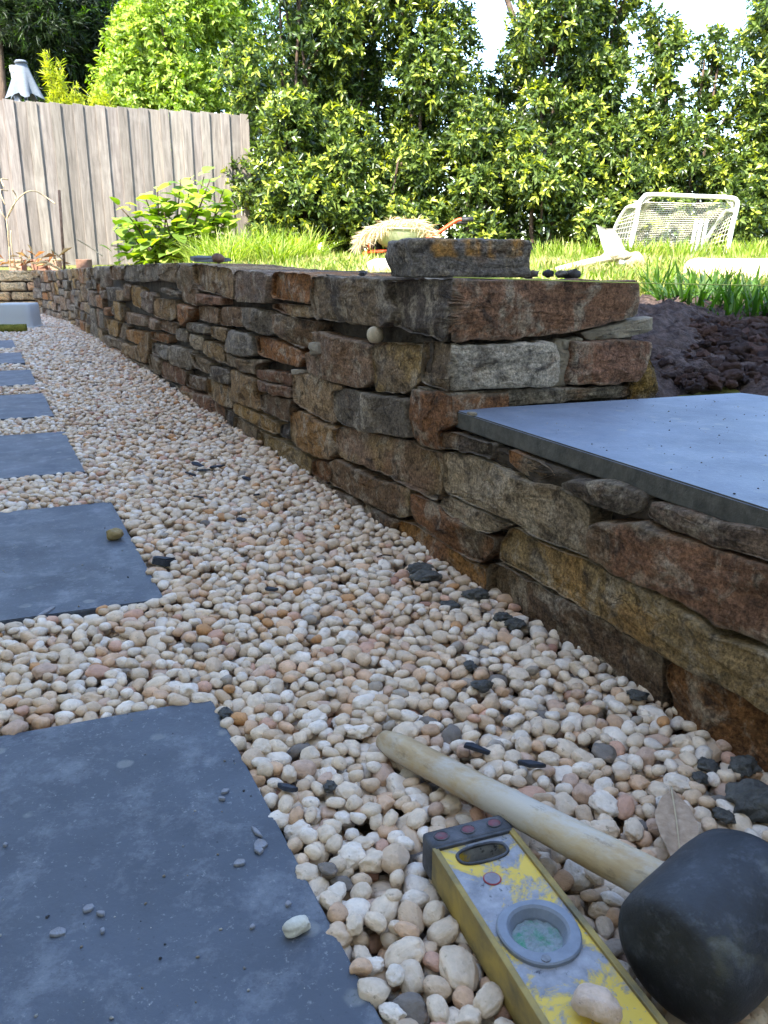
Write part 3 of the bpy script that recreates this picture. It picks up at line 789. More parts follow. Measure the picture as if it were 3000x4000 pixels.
def build_gravel():
    R = np.random.default_rng(77)
    res = 0.002
    x0, x1, y0, y1 = -3.3, 0.5, 0.16, 7.0
    nx, ny = int((x1 - x0) / res), int((y1 - y0) / res)
    Hm = np.full((nx, ny), -0.021, np.float32)
    gx = x0 + (np.arange(nx) + .5) * res; gy = y0 + (np.arange(ny) + .5) * res
    GX, GY = np.meshgrid(gx, gy, indexing='ij')
    blocked = np.zeros((nx, ny), bool)
    for q in PQ: blocked |= in_quad(GX, GY, q, 0.0015)
    wgrid = (GX - C0[0]) * DN[0] + (GY - C0[1]) * DN[1]
    sgrid = (GX - C0[0]) * DA[0] + (GY - C0[1]) * DA[1]
    wgrid -= bend(sgrid)
    blocked |= wgrid > 0.012
    del GX, GY, wgrid, sgrid
    # candidates by density, only where the camera or a step to its side can see
    def cand(y_lo, y_hi, n):
        x = R.uniform(x0 + .05, x1 - .05, n); y = R.uniform(y_lo, y_hi, n)
        px, py, w = proj(np.c_[x, y, np.zeros(n)])
        m = 1250.0 / np.maximum(w, 0.3) + 120
        k = (px > -m) & (px < 3000 + m) & (py < 4000 + m * 0.6)
        ix = ((x - x0) / res).astype(int); iy = ((y - y0) / res).astype(int)
        k &= ~blocked[ix, iy]
        return np.c_[x[k], y[k]]
    protos = {k: [chipped(k, i * 3 + 1, 0.13 + 0.10 * ((i * 7) % 5) / 4, 1.0 + 0.4 * (i % 3), (0.0, 0.12, 0.25)[i % 3]) for i in range(30)] for k in (1, 2, 3, 4)}
    cols = np.array([lin(c) for c, w in PEB_COL]); pw = np.array([w for c, w in PEB_COL]); pw = pw / pw.sum()
    recs = []
    bands = [(0.17, 0.8, 21000, 1.0), (0.8, 1.5, 17500, 1.0), (1.5, 2.6, 14500, 1.0), (2.6, 7.0, 8200, 1.18)]
    for (a, b, dens, sc) in bands:
        area = (x1 - x0 - .1) * (b - a)
        C = cand(a, b, int(area * dens * 3))
        n = len(C) // 3
        C = C[:n * 3].reshape(n, 3, 2)
        for j in range(n):
            # of three spots take the lowest
            ix = ((C[j, :, 0] - x0) / res).astype(int); iy = ((C[j, :, 1] - y0) / res).astype(int)
            b_ = int(np.argmin(Hm[ix, iy]))
            cx, cy = C[j, b_]
            big = 0.78 + 0.68 * R.random() ** 2
            ra = 0.0084 * sc * big * R.uniform(0.9, 1.25); rb = 0.0068 * sc * big * R.uniform(0.9, 1.12); rc = 0.0054 * sc * big * R.uniform(0.85, 1.15)
            yaw = R.uniform(0, math.pi)
            ci, si = math.cos(yaw), math.sin(yaw)
            rad = int(ra / res) + 1
            i0, j0 = ix[b_] - rad, iy[b_] - rad
            if i0 < 0 or j0 < 0 or i0 + 2 * rad + 1 > nx or j0 + 2 * rad + 1 > ny: continue
            sub = Hm[i0:i0 + 2 * rad + 1, j0:j0 + 2 * rad + 1]
            t = np.arange(-rad, rad + 1) * res
            u = (t[:, None] * ci + t[None] * si) / ra; v = (-t[:, None] * si + t[None] * ci) / rb
            q = 1 - u * u - v * v
            k = q > 0.04
            hz = rc * np.sqrt(np.where(k, q, 0))
            hk = (sub + hz)[k]
            zc = float(np.quantile(hk, 0.86)) - 0.0006
            if zc + rc > 0.0125: continue
            sub[k] = np.maximum(sub[k], (zc + hz * 0.92)[k])
            recs.append((cx, cy, zc, ra, rb, rc, yaw, R.uniform(-0.35, 0.35), R.uniform(-0.35, 0.35), R.integers(30), R.choice(len(cols), p=pw), R.uniform(0.88, 1.1)))
    Q = np.array(recs)
    # lower what lies under the level and the mallet
    s = (Q[:, 0] - LV0[0]) * LDIR[0] + (Q[:, 1] - LV0[1]) * LDIR[1]; w = (Q[:, 0] - LV0[0]) * LNOR[0] + (Q[:, 1] - LV0[1]) * LNOR[1]
    und = (s > -0.008) & (s < 0.6) & (w > -0.007) & (w < LVW + 0.007)
    top = Q[:, 2] + Q[:, 5]
    Q[:, 2] -= np.where(und, np.maximum(top - LVZ + 0.001, 0), 0)
    ab = MH1[:2] - MH0[:2]; tt = np.clip(((Q[:, :2] - MH0[:2]) @ ab) / (ab @ ab), -0.05, 1.6)
    dist = np.linalg.norm(Q[:, :2] - (MH0[:2] + tt[:, None] * ab), axis=1)
    zb = MH0[2] + np.clip(tt, 0, 1) * (MH1[2] - MH0[2]) - 0.0122
    und = (dist < 0.014)
    Q[:, 2] -= np.where(und, np.maximum(top - zb, 0), 0)
    hd = (np.linalg.norm(Q[:, :2] - np.array([0.19, 0.38]), axis=1) < 0.055)
    Q[:, 2] -= np.where(hd, np.maximum(Q[:, 2] + Q[:, 5] - 0.004, 0), 0)
    # which are seen largest
    ix = ((Q[:, 0] - x0) / res).astype(int); iy = ((Q[:, 1] - y0) / res).astype(int)
    seen = Hm[ix, iy] - (Q[:, 2] + Q[:, 5] * 0.92) < 0.0022
    px, py, wd = proj(Q[:, :3])
    infr = (px > 10) & (px < 2990) & (py < 3985)
    s2 = (Q[:, 0] - LV0[0]) * LDIR[0] + (Q[:, 1] - LV0[1]) * LDIR[1]; w2 = (Q[:, 0] - LV0[0]) * LNOR[0] + (Q[:, 1] - LV0[1]) * LNOR[1]
    cov = (s2 > -0.004) & (w2 > -0.002) & (w2 < LVW + 0.004)
    size = np.where(seen & infr & ~cov & ~hd, Q[:, 3] / wd, 0)
    order = np.argsort(-size)
    ind = order[:300]
    isind = np.zeros(len(Q), bool); isind[ind] = True
    def tf(r):
        m = rotm(r[7], r[8], r[6]); return m
    # individuals
    pm = []
    for i in range(30):
        V, F = protos[4][i]
        pm.append(mesh('pebble', V, F, M['pebble_unit'], True, cols[int(R.choice(len(cols), p=pw))] * R.uniform(0.92, 1.08)))
    for r in Q[ind]:
        o = link('pebble', pm[int(r[9])])
        o.location = r[:3]; o.scale = (r[3], r[4], r[5]); o.rotation_euler = (r[7], r[8], r[6])
        tag(o, 'smooth cream pebble lying among the largest, nearest stones of the gravel', 'pebble', 'nearest cream pebbles of the gravel')
    # the rest in one
    Vs, Fs, Ts = [], [], []
    n0 = 0
    rest = np.where(~isind)[0]
    lod = np.where(wd < 0.52, 3, np.where(Q[:, 1] < 1.9, 2, 1))
    lod = np.where(~seen & (lod == 3), 2, lod); lod = np.where((px < -200) | (px > 3200) | (py > 4200), 1, lod)
    for k in (1, 2, 3):
        for pi in range(30):
            sel = rest[(lod[rest] == k) & (Q[rest, 9] == pi)]
            if not len(sel): continue
            V, F = protos[k][pi]
            r = Q[sel]
            Rm = np.array([tf(x) for x in r])
            P = np.einsum('nij,nvj->nvi', Rm, V[None] * r[:, None, 3:6]) + r[:, None, :3]
            Vs.append(P.reshape(-1, 3)); Fs.append((F[None] + (np.arange(len(sel)) * len(V))[:, None, None] + n0).reshape(-1, 3))
            Ts.append(np.repeat(cols[r[:, 10].astype(int)] * r[:, 11:12], len(V), 0))
            n0 += len(sel) * len(V)
    o = obj('gravel', np.concatenate(Vs), np.concatenate(Fs), M['pebble'], None, True, np.concatenate(Ts))
    stuff(o, 'bed of pale cream and pink pebbles filling the path between slabs and wall')
    print('PEBBLES', len(Q), 'tris', len(np.concatenate(Fs)))
    return Hm, (x0, y0, res)
HM, HMO = build_gravel()
def gz(x, y):
    i, j = int((x - HMO[0]) / HMO[2]), int((y - HMO[1]) / HMO[2])
    return float(HM[max(i - 2, 0):i + 3, max(j - 2, 0):j + 3].max())

# grit: sand grains and crumbs scattered on the slabs
def grit():
    Rg = np.random.default_rng(5)
    V0, F0 = ico(1)
    V0 = V0 * [1, .8, .6]
    Vs, Fs, Ts, k = [], [], [], 0
    def put(x, y, z, s, c):
        nonlocal k
        a = Rg.uniform(0, 6.28)
        V = (V0 * (1 + 0.3 * Rg.normal(size=(len(V0), 1)))) @ rotm(0, 0, a).T * s + [x, y, z + s * .4]
        Vs.append(V); Fs.append(F0 + k); Ts.append(np.tile(lin(c), (len(V0), 1))); k += len(V0)
    pal = [(150, 146, 140), (104, 100, 98), (70, 70, 74), (176, 168, 156), (126, 112, 96)]
    for i, n in ((0, 420), (1, 260), (2, 90)):
        q = PQ[i]
        for _ in range(n):
            u, v = Rg.random(), Rg.random()
            if Rg.random() < 0.5: u = u ** 2.5                       # more towards the gravel side
            p = q[0] + (q[1] - q[0]) * u + (q[3] - q[0]) * v
            if Rg.random() > 0.45 + 0.9 * noise(np.array([[p[0] * 14, p[1] * 14, i]]), 3)[0]: continue
            put(p[0], p[1], 0.0065, 0.00035 + 0.0011 * Rg.random() ** 3, pal[Rg.integers(5)])
    for _ in range(320):
        u, v = Rg.random(), Rg.random() * 0.62
        p = cap0 + (cap1 - cap0) * u + fd * v
        put(p[0], p[1], 0.217, 0.00035 + 0.0010 * Rg.random() ** 3, pal[Rg.integers(5)])
    o = obj('grit', np.concatenate(Vs), np.concatenate(Fs), M['rough'], None, False, np.concatenate(Ts))
    stuff(o, 'fine sandy grit scattered over the blue-grey slabs')
grit()

# ================================================================== VEGETATION
def unit(v): return v / (np.linalg.norm(v, axis=-1, keepdims=True) + 1e-9)
def leaf_mesh(base, d, nrm, L, W, fold=0.25, droop=0.0):
    """diamond leaves folded along the midrib: base, left, tip, right"""
    side = unit(np.cross(d, nrm)); up = unit(np.cross(side, d))
    L = np.broadcast_to(L, (len(base),))[:, None]; W = np.broadcast_to(W, (len(base),))[:, None]
    mid = base + d * L * 0.52
    a = mid + side * W * 0.5 + up * W * fold
    b = mid - side * W * 0.5 + up * W * fold
    tip = base + d * L - np.array([0, 0, 1.0]) * L * droop
    V = np.stack([base, a, tip, b], 1).reshape(-1, 3)
    n = len(base)
    i = np.arange(n)[:, None] * 4
    F = np.concatenate([i + [0, 1, 2], i + [0, 2, 3]], 1).reshape(-1, 3)
    return V, F
def whorls(tips, dirs, per, L, W, R, spread=(20, 88), cols=None, fold=0.22, droop=0.1, young=None, ycol=None, jitter=0.3):
    n = len(tips)
    th = np.radians(R.uniform(spread[0], spread[1], (n, per)))
    ph = R.uniform(0, 6.28, (n, 1)) + np.arange(per) * 2.4 + R.uniform(-jitter, jitter, (n, per))
    ref = np.where(np.abs(dirs[:, 2:3]) < 0.9, np.array([[0, 0, 1.0]]), np.array([[1.0, 0, 0]]))
    u = unit(np.cross(dirs, ref)); v = np.cross(dirs, u)
    d = dirs[:, None] * np.cos(th)[..., None] + (u[:, None] * np.cos(ph)[..., None] + v[:, None] * np.sin(ph)[..., None]) * np.sin(th)[..., None]
    base = tips[:, None] - dirs[:, None] * (np.arange(per)[None, :, None] / per * L * 0.9)
    nr = dirs[:, None] + 0.3 * R.normal(size=d.shape)
    ll = L * R.uniform(0.5, 1.35, (n, per)); ww = W * R.uniform(0.8, 1.2, (n, per))
    V, F = leaf_mesh(base.reshape(-1, 3), unit(d).reshape(-1, 3), unit(nr).reshape(-1, 3), ll.ravel(), ww.ravel(), fold, droop)
    k = R.integers(0, len(cols), n * per)
    c = np.asarray(cols)[k] * R.uniform(0.75, 1.25, (n * per, 1))
    if young is not None:
        y = (np.arange(per)[None] < per * 0.45) & (R.random((n, 1)) < young)
        c = np.where(y.reshape(-1, 1), np.asarray(ycol) * R.uniform(0.8, 1.2, (n * per, 1)), c)
    return V, F, np.repeat(c, 4, 0)
def lobe_tips(lobes, per_lobe, R, up=0.35, cull=None):
    T, D = [], []
    for (c, r) in lobes:
        m = int(per_lobe * (r[0] * r[2]) ** 0.9)
        d = unit(R.normal(size=(m, 3)) + [0, -0.35, 0.25])
        rr = R.uniform(0.55, 1.05, (m, 1)) ** 0.6
        n_ = fbm(d * 2.2 + np.asarray(c) * 3, 3, 2)[:, None]
        T.append(np.asarray(c) + d * np.asarray(r) * rr * (1 + 0.3 * n_))
        D.append(unit(d + [0, 0, up] + 0.35 * R.normal(size=(m, 3))))
    return np.concatenate(T), np.concatenate(D)
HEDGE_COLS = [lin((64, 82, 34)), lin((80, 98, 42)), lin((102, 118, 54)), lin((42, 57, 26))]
YOUNG = lin((156, 165, 66))
def shrub(name, label, cat, base, h, w, dp, n_lobes, R, per=150, leaf=(0.072, 0.027), cols=HEDGE_COLS, young=0.26, ycol=YOUNG, group=None, taper=0.55, mat_='leaf', leaves=9, z_lo=0.08, top_round=0.85, lobe_r=(0.17, 0.30), stems=3):
    t = thing(name, label, cat, tuple(base), group)
    lobes, limbs = [], []
    n_lobes = int(n_lobes * 0.85)
    for i in range(n_lobes):
        f = (i + 0.5) / n_lobes
        z = h * (z_lo + (0.97 - z_lo) * f) + R.uniform(-0.1, 0.1)
        z = min(z, h * 0.93)
        k = 1 - taper * max(0, z / h - 0.35) / 0.65
        ang = R.uniform(0, 6.28)
        rad = R.uniform(0.55, 1.05)
        x, y = math.cos(ang) * rad * w * 0.5 * k, math.sin(ang) * rad * dp * 0.5 * k
        r = R.uniform(*lobe_r) * (0.75 + 0.5 * k) * (w / 1.2) ** 0.5
        lobes.append(((x, y, z), (r, r * 0.95, r * R.uniform(0.9, 1.25))))
        limbs.append((x, y, z))
    T, D = lobe_tips(lobes, per * 12, R)
    k = T[:, 2] > 0.02
    T, D = T[k], D[k]
    V, F, c = whorls(T, D, leaves, leaf[0], leaf[1], R, cols=cols, young=young, ycol=ycol)
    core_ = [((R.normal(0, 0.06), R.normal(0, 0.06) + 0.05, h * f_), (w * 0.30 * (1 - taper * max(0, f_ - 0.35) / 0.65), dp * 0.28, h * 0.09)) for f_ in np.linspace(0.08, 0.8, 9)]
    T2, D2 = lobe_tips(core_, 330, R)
    V2, F2, c2 = whorls(T2, D2, leaves, leaf[0] * 1.1, leaf[1] * 1.1, R, cols=cols[:1] + cols[3:])  # inner leaves coloured darker: shade inside the shrub painted in
    F = np.concatenate([F, F2 + len(V)]); V = np.concatenate([V, V2]); c = np.concatenate([c, c2])
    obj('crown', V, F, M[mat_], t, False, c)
    parts = []
    for s in range(stems):
        a = 6.28 * s / stems + 0.4
        parts.append(tube(smooth_path([(0.06 * math.cos(a), 0.06 * math.sin(a), -0.08), (0.12 * w * math.cos(a), 0.1 * math.sin(a), h * 0.35), (0.1 * w * math.cos(a + 1), 0.1 * math.sin(a + 1), h * 0.85)], 4), np.linspace(0.03, 0.01, 9), 6))
    for (x, y, z) in limbs[::2]:
        parts.append(tube([(x * 0.2, y * 0.2, max(0.05, z - 0.45)), (x * 0.6, y * 0.6, z - 0.15), (x, y, z)], [0.016, 0.011, 0.005], 5))
    V, F = join(*parts)
    obj('trunk', V, F, M['bark'], t)
    return t
def gbase(px, Y, sink=0.02):
    p = at(px, 985, Y); return np.array([p[0], p[1], float(ground(p[0], p[1])) - sink])
R = np.random.default_rng(23)
# hedge: (px centre, distance, height, width, depth, lobes)
HG = [
    (1170, 9.0, 3.0, 1.25, 1.1, 30, 'tall glossy hedge shrub at the left end, beside the paling fence'),
    (1420, 9.6, 4.0, 1.5, 1.2, 40, 'tallest dark hedge shrub, behind the low bushes left of the wheelbarrow'),
    (1640, 9.3, 3.6, 1.1, 1.1, 36, 'tall hedge shrub rising behind the hay filled wheelbarrow, left of the sky gap'),
    (1915, 10.3, 2.05, 0.9, 0.7, 20, 'low dark hedge shrub filling the foot of the sky gap, behind the barrow handles'),
    (2130, 9.3, 3.7, 1.05, 1.0, 40, 'tall bushy hedge shrub right of the sky gap, behind the loose wall stone'),
    (2310, 9.7, 3.0, 0.95, 0.9, 30, 'hedge shrub behind the goal, between the bushy one and the pointed one'),
    (2530, 9.4, 2.42, 0.8, 0.7, 26, 'pointed hedge shrub standing alone against the sky above the goal'),
    (2700, 9.6, 2.28, 0.8, 0.65, 18, 'thin sparse hedge shrub with sky showing through its top'),
    (2975, 9.2, 2.75, 1.05, 0.9, 30, 'hedge shrub at the right end of the row, beyond the goal post'),
]
for i, (px, Y, h, w, dp, nl, lab) in enumerate(HG):
    sparse = i in (6, 7)
    shrub('hedge_shrub', lab, 'shrub', gbase(px, Y), h, w, dp, nl, R, per=88 if not sparse else 60, taper=0.45 if not sparse else 0.8, group='tall hedge shrubs along the back')
LB = [
    (1150, 8.5, 1.35, 1.0, 14, 'rounded glossy bush against the fence end, left of the grass tuft'),
    (1330, 8.6, 1.0, 0.9, 12, 'low glossy bush behind the long grass, left of the barrow'),
    (1560, 8.7, 1.05, 0.9, 12, 'low glossy bush directly behind the wheelbarrow hay'),
    (1860, 8.8, 1.3, 0.9, 13, 'mid height glossy bush behind the wheelbarrow handles'),
    (2110, 8.7, 1.15, 1.0, 14, 'broad glossy bush behind the loose stone, left of the shovel'),
    (2420, 9.0, 1.2, 0.8, 12, 'low glossy bush behind the left goal post'),
    (2680, 9.0, 1.15, 0.9, 12, 'low glossy bush behind the middle of the goal net'),
    (2920, 8.8, 1.0, 0.8, 11, 'low glossy bush right of the goal beside the lawn edge'),
]
for (px, Y, h, w, nl, lab) in LB:
    shrub('bush', lab, 'bush', gbase(px, Y), h, w, 0.8, nl, R, per=95, taper=0.6, group='low bushes in front of the hedge', z_lo=0.12, stems=2)
# trees beyond the fence
def tree(name, label, base, h, lobes, R, cols, ycol, young, leaf, per, leaves, mat_='leaf_soft', trunk_r=0.09, spread=(25, 75), droop=0.15):
    t = thing(name, label, 'tree', tuple(base))
    T, D = lobe_tips(lobes, per, R)
    V, F, c = whorls(T, D, leaves, leaf[0], leaf[1], R, spread, cols, 0.15, droop, young, ycol)
    obj('crown', V, F, M[mat_], t, False, c)
    parts = [tube(smooth_path([(0, 0, -0.2), (0.05, 0, h * 0.4), (-0.05, 0.05, h * 0.9)], 5), np.linspace(trunk_r, trunk_r * 0.3, 11), 8)]
    for (c_, r_) in lobes[::2]:
        parts.append(tube(smooth_path([(0, 0, max(0.3, c_[2] - 1.2)), (c_[0] * 0.5, c_[1] * 0.5, c_[2] - 0.4), c_], 3), np.linspace(trunk_r * 0.5, 0.012, 7), 5))
    V, F = join(*parts)
    obj('trunk', V, F, M['bark'], t)
    return t
def lobes_for(c, spread_, n, r, R):
    return [((c[0] + R.uniform(-1, 1) * spread_[0], c[1] + R.uniform(-1, 1) * spread_[1], c[2] + R.uniform(-1, 1) * spread_[2]), (r * R.uniform(.7, 1.2),) * 3) for _ in range(n)]
b = at(725, 1000, 13.0); b[2] = 0.45
tree('leafy_tree', 'bright lime green leafy tree lit by the sun beyond the fence', b, 2.6, lobes_for((0, 0, 2.5), (0.72, 0.5, 1.0), 24, 0.45, R), R, [lin((104, 128, 40)), lin((124, 146, 54)), lin((90, 112, 36))], lin((170, 186, 90)), 0.5, (0.085, 0.034), 900, 8)
b = at(120, 1000, 17.0); b[2] = 0.45
tree('dark_tree', 'tall dark feathery tree at the top left corner', b, 6.0, lobes_for((-0.2, 0, 3.9), (2.7, 0.9, 2.1), 52, 0.85, R), R, [lin((30, 44, 22)), lin((38, 56, 26)), lin((24, 36, 20))], lin((64, 92, 30)), 0.25, (0.15, 0.022), 700, 12, spread=(10, 60), trunk_r=0.13)
for k, (px, lean) in enumerate([(70, 0.15), (20, -0.2)]):
    p = at(px, 1000, 15.5); p[2] = 0.4
    t = thing('bare_trunk', ['slender brown trunk rising at the top left behind the folded umbrella', 'second slender brown trunk at the very left edge of the trees'][k], 'tree', tuple(p))
    V, F = tube(smooth_path([(0, 0, -0.2), (lean * .4, 0, 2.4), (lean, 0.1, 6)], 5), np.linspace(0.11, 0.06, 11), 8)
    obj('trunk', V, F, M['bark'], t)
    T, D = lobe_tips([((lean + q, 0, z), (0.7, 0.5, 0.6)) for q, z in ((-0.5, 4.6), (0.3, 5.2), (0.6, 4.0))], 420, R)
    V, F, c = whorls(T, D, 10, 0.14, 0.02, R, (10, 60), [lin((34, 48, 24)), lin((44, 60, 26))], 0.15, 0.15, 0.2, lin((70, 96, 34)))
    obj('crown', V, F, M['leaf_soft'], t, False, c)
b = at(2000, 1000, 16.0); b[2] = 0.5
tree('pine_tree', 'dark pine with bare hanging limbs showing in the sky gap of the hedge', b, 6.4, [((-0.2, 0, 5.2), (0.9, .7, .55)), ((0.5, 0, 5.8), (1.0, .7, .6)), ((-0.75, 0, 4.75), (0.45, .4, .3)), ((-0.3, 0, 6.4), (1.0, .7, .5))], R, [lin((26, 38, 24)), lin((34, 48, 28))], lin((50, 66, 34)), 0.2, (0.16, 0.014), 420, 12, trunk_r=0.14, spread=(10, 50))
b = at(3040, 1000, 14.0); b[2] = 0.5
tree('leafy_tree', 'pale green tree at the right edge beyond the hedge', b, 3.6, lobes_for((0.1, 0, 3.2), (0.7, 0.5, 0.9), 18, 0.5, R), R, [lin((78, 98, 44)), lin((96, 116, 54))], lin((140, 156, 80)), 0.4, (0.07, 0.026), 700, 8)
b = at(1000, 1000, 14.5); b[2] = 0.45
tree('leafy_tree', 'mid green tree between the lime tree and the tall hedge', b, 4.2, lobes_for((0.2, 0, 3.3), (1.0, 0.5, 1.2), 20, 0.6, R), R, [lin((70, 92, 36)), lin((84, 108, 42))], lin((130, 150, 60)), 0.35, (0.08, 0.03), 700, 8)
# feathery yellow-green plant behind the fence
def plume():
    p = at(290, 400, 8.9)
    t = thing('feathery_plant', 'yellow green feathery plant with narrow leaves rising behind the fence', 'plant', (p[0], p[1], 0.4))
    stems, Ts, Ds = [], [], []
    for (x, hgt, lean) in ((-0.17, 1.90, -0.05), (-0.10, 1.80, 0.0), (-0.02, 1.62, 0.04), (0.02, 1.5, 0.05), (-0.16, 1.5, -0.06), (0.16, 1.56, 0.03), (0.24, 1.62, 0.05), (0.28, 1.5, 0.07)):
        pts = smooth_path([(x * .6, 0, 0), (x, 0, hgt * .6), (x + lean, 0.0, hgt)], 8)
        stems.append(tube(pts, np.linspace(0.008, 0.003, len(pts)), 5))
        zz = np.linspace(0.5, 1.0, 30)
        for z in zz:
            i = min(int(z * (len(pts) - 1)), len(pts) - 1)
            for _ in range(3):
                Ts.append(pts[i] + R.normal(0, 0.016, 3)); Ds.append(unit(np.array([R.normal(0, 0.6), R.normal(0, 0.6), 0.9])))
    V, F, c = whorls(np.array(Ts), np.array(Ds), 7, 0.085, 0.010, R, (20, 75), [lin((150, 160, 40)), lin((128, 140, 36)), lin((172, 176, 60))], 0.1, 0.1)
    obj('foliage', V, F, M['leaf_soft'], t, False, c)
    V, F = join(*stems); obj('stem', V, F, M['bark'], t)
plume()
# broad-leaved shrub at the left: every leaf a piece
def broad():
    p = gbase(680, 6.6)
    t = thing('broadleaf_shrub', 'sunlit shrub with broad pale green leaves in front of the fence', 'shrub', tuple(p))
    lm = []
    for k, c in enumerate([(112, 136, 52), (138, 160, 66), (92, 116, 44), (156, 172, 84)]):
        n = 5
        V, F = [], []
        for i in range(n + 1):
            u = i / n
            w = math.sin(math.pi * min(u * 0.94 + 0.06, 1)) ** 0.8 * 0.5
            z = -0.25 * u * u + 0.05 * u
            V += [(-w * 0.72, u, z + 0.14 * w), (0, u, z), (w * 0.72, u, z + 0.14 * w)]
        for i in range(n):
            a = i * 3
            F += [[a, a + 1, a + 4, a + 3], [a + 1, a + 2, a + 5, a + 4]]
        lm.append(mesh('leaf', V, F, M['leaf_soft'], True, lin(c)))
    stems = []
    tips = []
    for (px, top) in ((470, 800), (520, 850), (560, 770), (620, 730), (660, 780), (700, 700), (740, 690), (790, 690), (830, 700), (880, 740), (900, 790), (850, 820), (760, 800), (690, 870), (600, 880), (500, 930), (440, 960), (560, 960), (800, 900), (890, 860), (700, 950), (460, 880), (640, 830), (770, 740), (720, 780)):
        q = at(px + R.uniform(-10, 10), top, 6.6 + R.uniform(-0.3, 0.3)) - p
        root = np.array([q[0] * 0.35 + R.uniform(-.1, .1), q[1] * 0.3, 0])
        stems.append(tube(smooth_path([root, (root + q) / 2 + [0, 0, 0.06], q], 4), np.linspace(0.008, 0.004, 9), 5))
        tips.append((root, q))
    V, F = join(*stems); obj('stem', V, F, M['bark'], t)
    k = 0
    for root, q in tips:
        for j in range(20):
            u = 1 - (j / 16.0) * 0.72
            pos = root + (q - root) * u + R.normal(0, 0.035, 3)
            o = link('leaf', lm[int(R.integers(0, 4))], t)
            s = 0.125 * R.uniform(0.7, 1.2)
            o.location = pos; o.scale = (s, s, s)
            o.rotation_euler = (R.uniform(-0.5, 0.7), R.uniform(-0.4, 0.4), j * 2.4 + R.uniform(-.4, .4))
            k += 1
broad()

# ---- grass
def blades(n, region, R, hgt, wid, cols, lean=0.5, seed=0, segs=2, keep=None):
    s = R.uniform(region[0], region[1], n); w = R.uniform(region[2], region[3], n)
    x, y = xy(s, w + np.where(s > -9, bend(s), 0) * 0.5)
    if keep is not None:
        k = keep(x, y, s, w); x, y = x[k], y[k]; n = len(x)
    return blade_mesh(x, y, ground(x, y) - 0.008, R, hgt, wid, cols, lean, segs)
def blade_mesh(x, y, z, R, hgt, wid, cols, lean=0.5, segs=2, out=None):
    n = len(x)
    h = np.broadcast_to(hgt, (n,)) * R.uniform(0.45, 1.2, n); wv = np.broadcast_to(wid, (n,)) * R.uniform(0.7, 1.3, n)
    a = R.uniform(0, 6.28, n) if out is None else out
    ln = R.uniform(0.1, 1.0, n) * lean
    d = np.stack([np.cos(a), np.sin(a), 0 * a], 1)
    b2 = a + R.uniform(0.9, 2.2, n)
    sd = np.stack([np.cos(b2), np.sin(b2), 0 * a], 1)
    base = np.stack([x, y, z], 1)
    L = []
    lv = np.linspace(0, 1, segs + 1)
    for i, t in enumerate(lv):
        c = base + d * (h * ln * t * t)[:, None] + np.array([0, 0, 1.0]) * (h * (t - 0.35 * ln * t * t))[:, None]
        if i < segs:
            ww = (wv * (1 - 0.45 * t) * 0.5)[:, None]
            L += [c - sd * ww, c + sd * ww]
        else: L.append(c)
    V = np.stack(L, 1); m = V.shape[1]
    F = []
    for i in range(segs - 1):
        a0 = i * 2; F += [[a0, a0 + 1, a0 + 3], [a0, a0 + 3, a0 + 2]]
    a0 = (segs - 1) * 2; F.append([a0, a0 + 1, a0 + 2])
    Fa = (np.array(F)[None] + (np.arange(n) * m)[:, None, None]).reshape(-1, 3)
    c = np.asarray(cols)[R.integers(0, len(cols), n)] * R.uniform(0.75, 1.25, (n, 1))
    return V.reshape(-1, 3), Fa, np.repeat(c, m, 0)
GC = [lin((96, 120, 40)), lin((112, 134, 48)), lin((84, 106, 36)), lin((136, 146, 66)), lin((158, 150, 92))]
def vis(x, y, s, w):
    px, py, d = proj(np.c_[x, y, ground(x, y) + 0.06])
    k = (px > -250) & (px < 3250)
    k &= R.random(len(x)) < np.clip(2.6 / np.maximum(y, 1), 0.22, 1)
    return k & ~((s > -0.72) & (w < 1.55)) & (fbm(np.c_[x * 1.6, y * 1.6, 0 * x], 5, 2) > -0.42)
V, F, c = blades(150000, (-10, 0.6, 0.42, 9.5), R, 0.068, 0.0105, GC, 1.1, keep=vis)
patch = fbm(np.c_[V[::5, :2] * 2.2, np.zeros(len(V[::5]))], 17, 3)
str_ = np.repeat(sst(0.1, 0.35, patch), 5)[:len(c), None]
c = c * (1 - 0.6 * str_) + lin((196, 182, 128)) * 0.6 * str_
o = obj('lawn_grass', V, F, M['grass'], None, False, c)
stuff(o, 'sunlit yellow-green lawn grass growing behind the wall')
print('GRASS', len(F))
# long grass left of the barrow, and the shaded coarse clump at the soil edge
def tuft(name, label, spots, n, hgt, wid, cols, lean, R, mat_='grass'):
    Vs, Fs, Cs, k = [], [], [], 0
    for (x, y, r) in spots:
        m = int(n * r / 0.1)
        a = R.uniform(0, 6.28, m); q = r * np.sqrt(R.random(m))
        X, Y = x + q * np.cos(a), y + q * np.sin(a)
        V, F, c = blade_mesh(X, Y, ground(X, Y) - 0.01, R, hgt, wid, cols, lean, 4, a + R.normal(0, 0.5, m))
        Vs.append(V); Fs.append(F + k); Cs.append(c); k += len(V)
    o = obj(name, np.concatenate(Vs), np.concatenate(Fs), M[mat_], None, True, np.concatenate(Cs))
    return stuff(o, label)
def gp(px, Y): p = at(px, 1000, Y); return p[0], p[1]
tuft('long_grass', 'tall bright green grass right of the broad-leaved shrub', [(*gp(px, Y), 0.14) for px, Y in ((840, 5.6), (900, 5.8), (960, 5.5), (1020, 5.7), (1090, 5.9), (1150, 5.8), (800, 6.0), (1200, 6.2), (990, 6.2), (880, 5.2), (1060, 5.3))], 110, 0.25, 0.008, [lin((120, 142, 48)), lin((138, 158, 62)), lin((98, 122, 40)), lin((160, 166, 88))], 1.3, R)
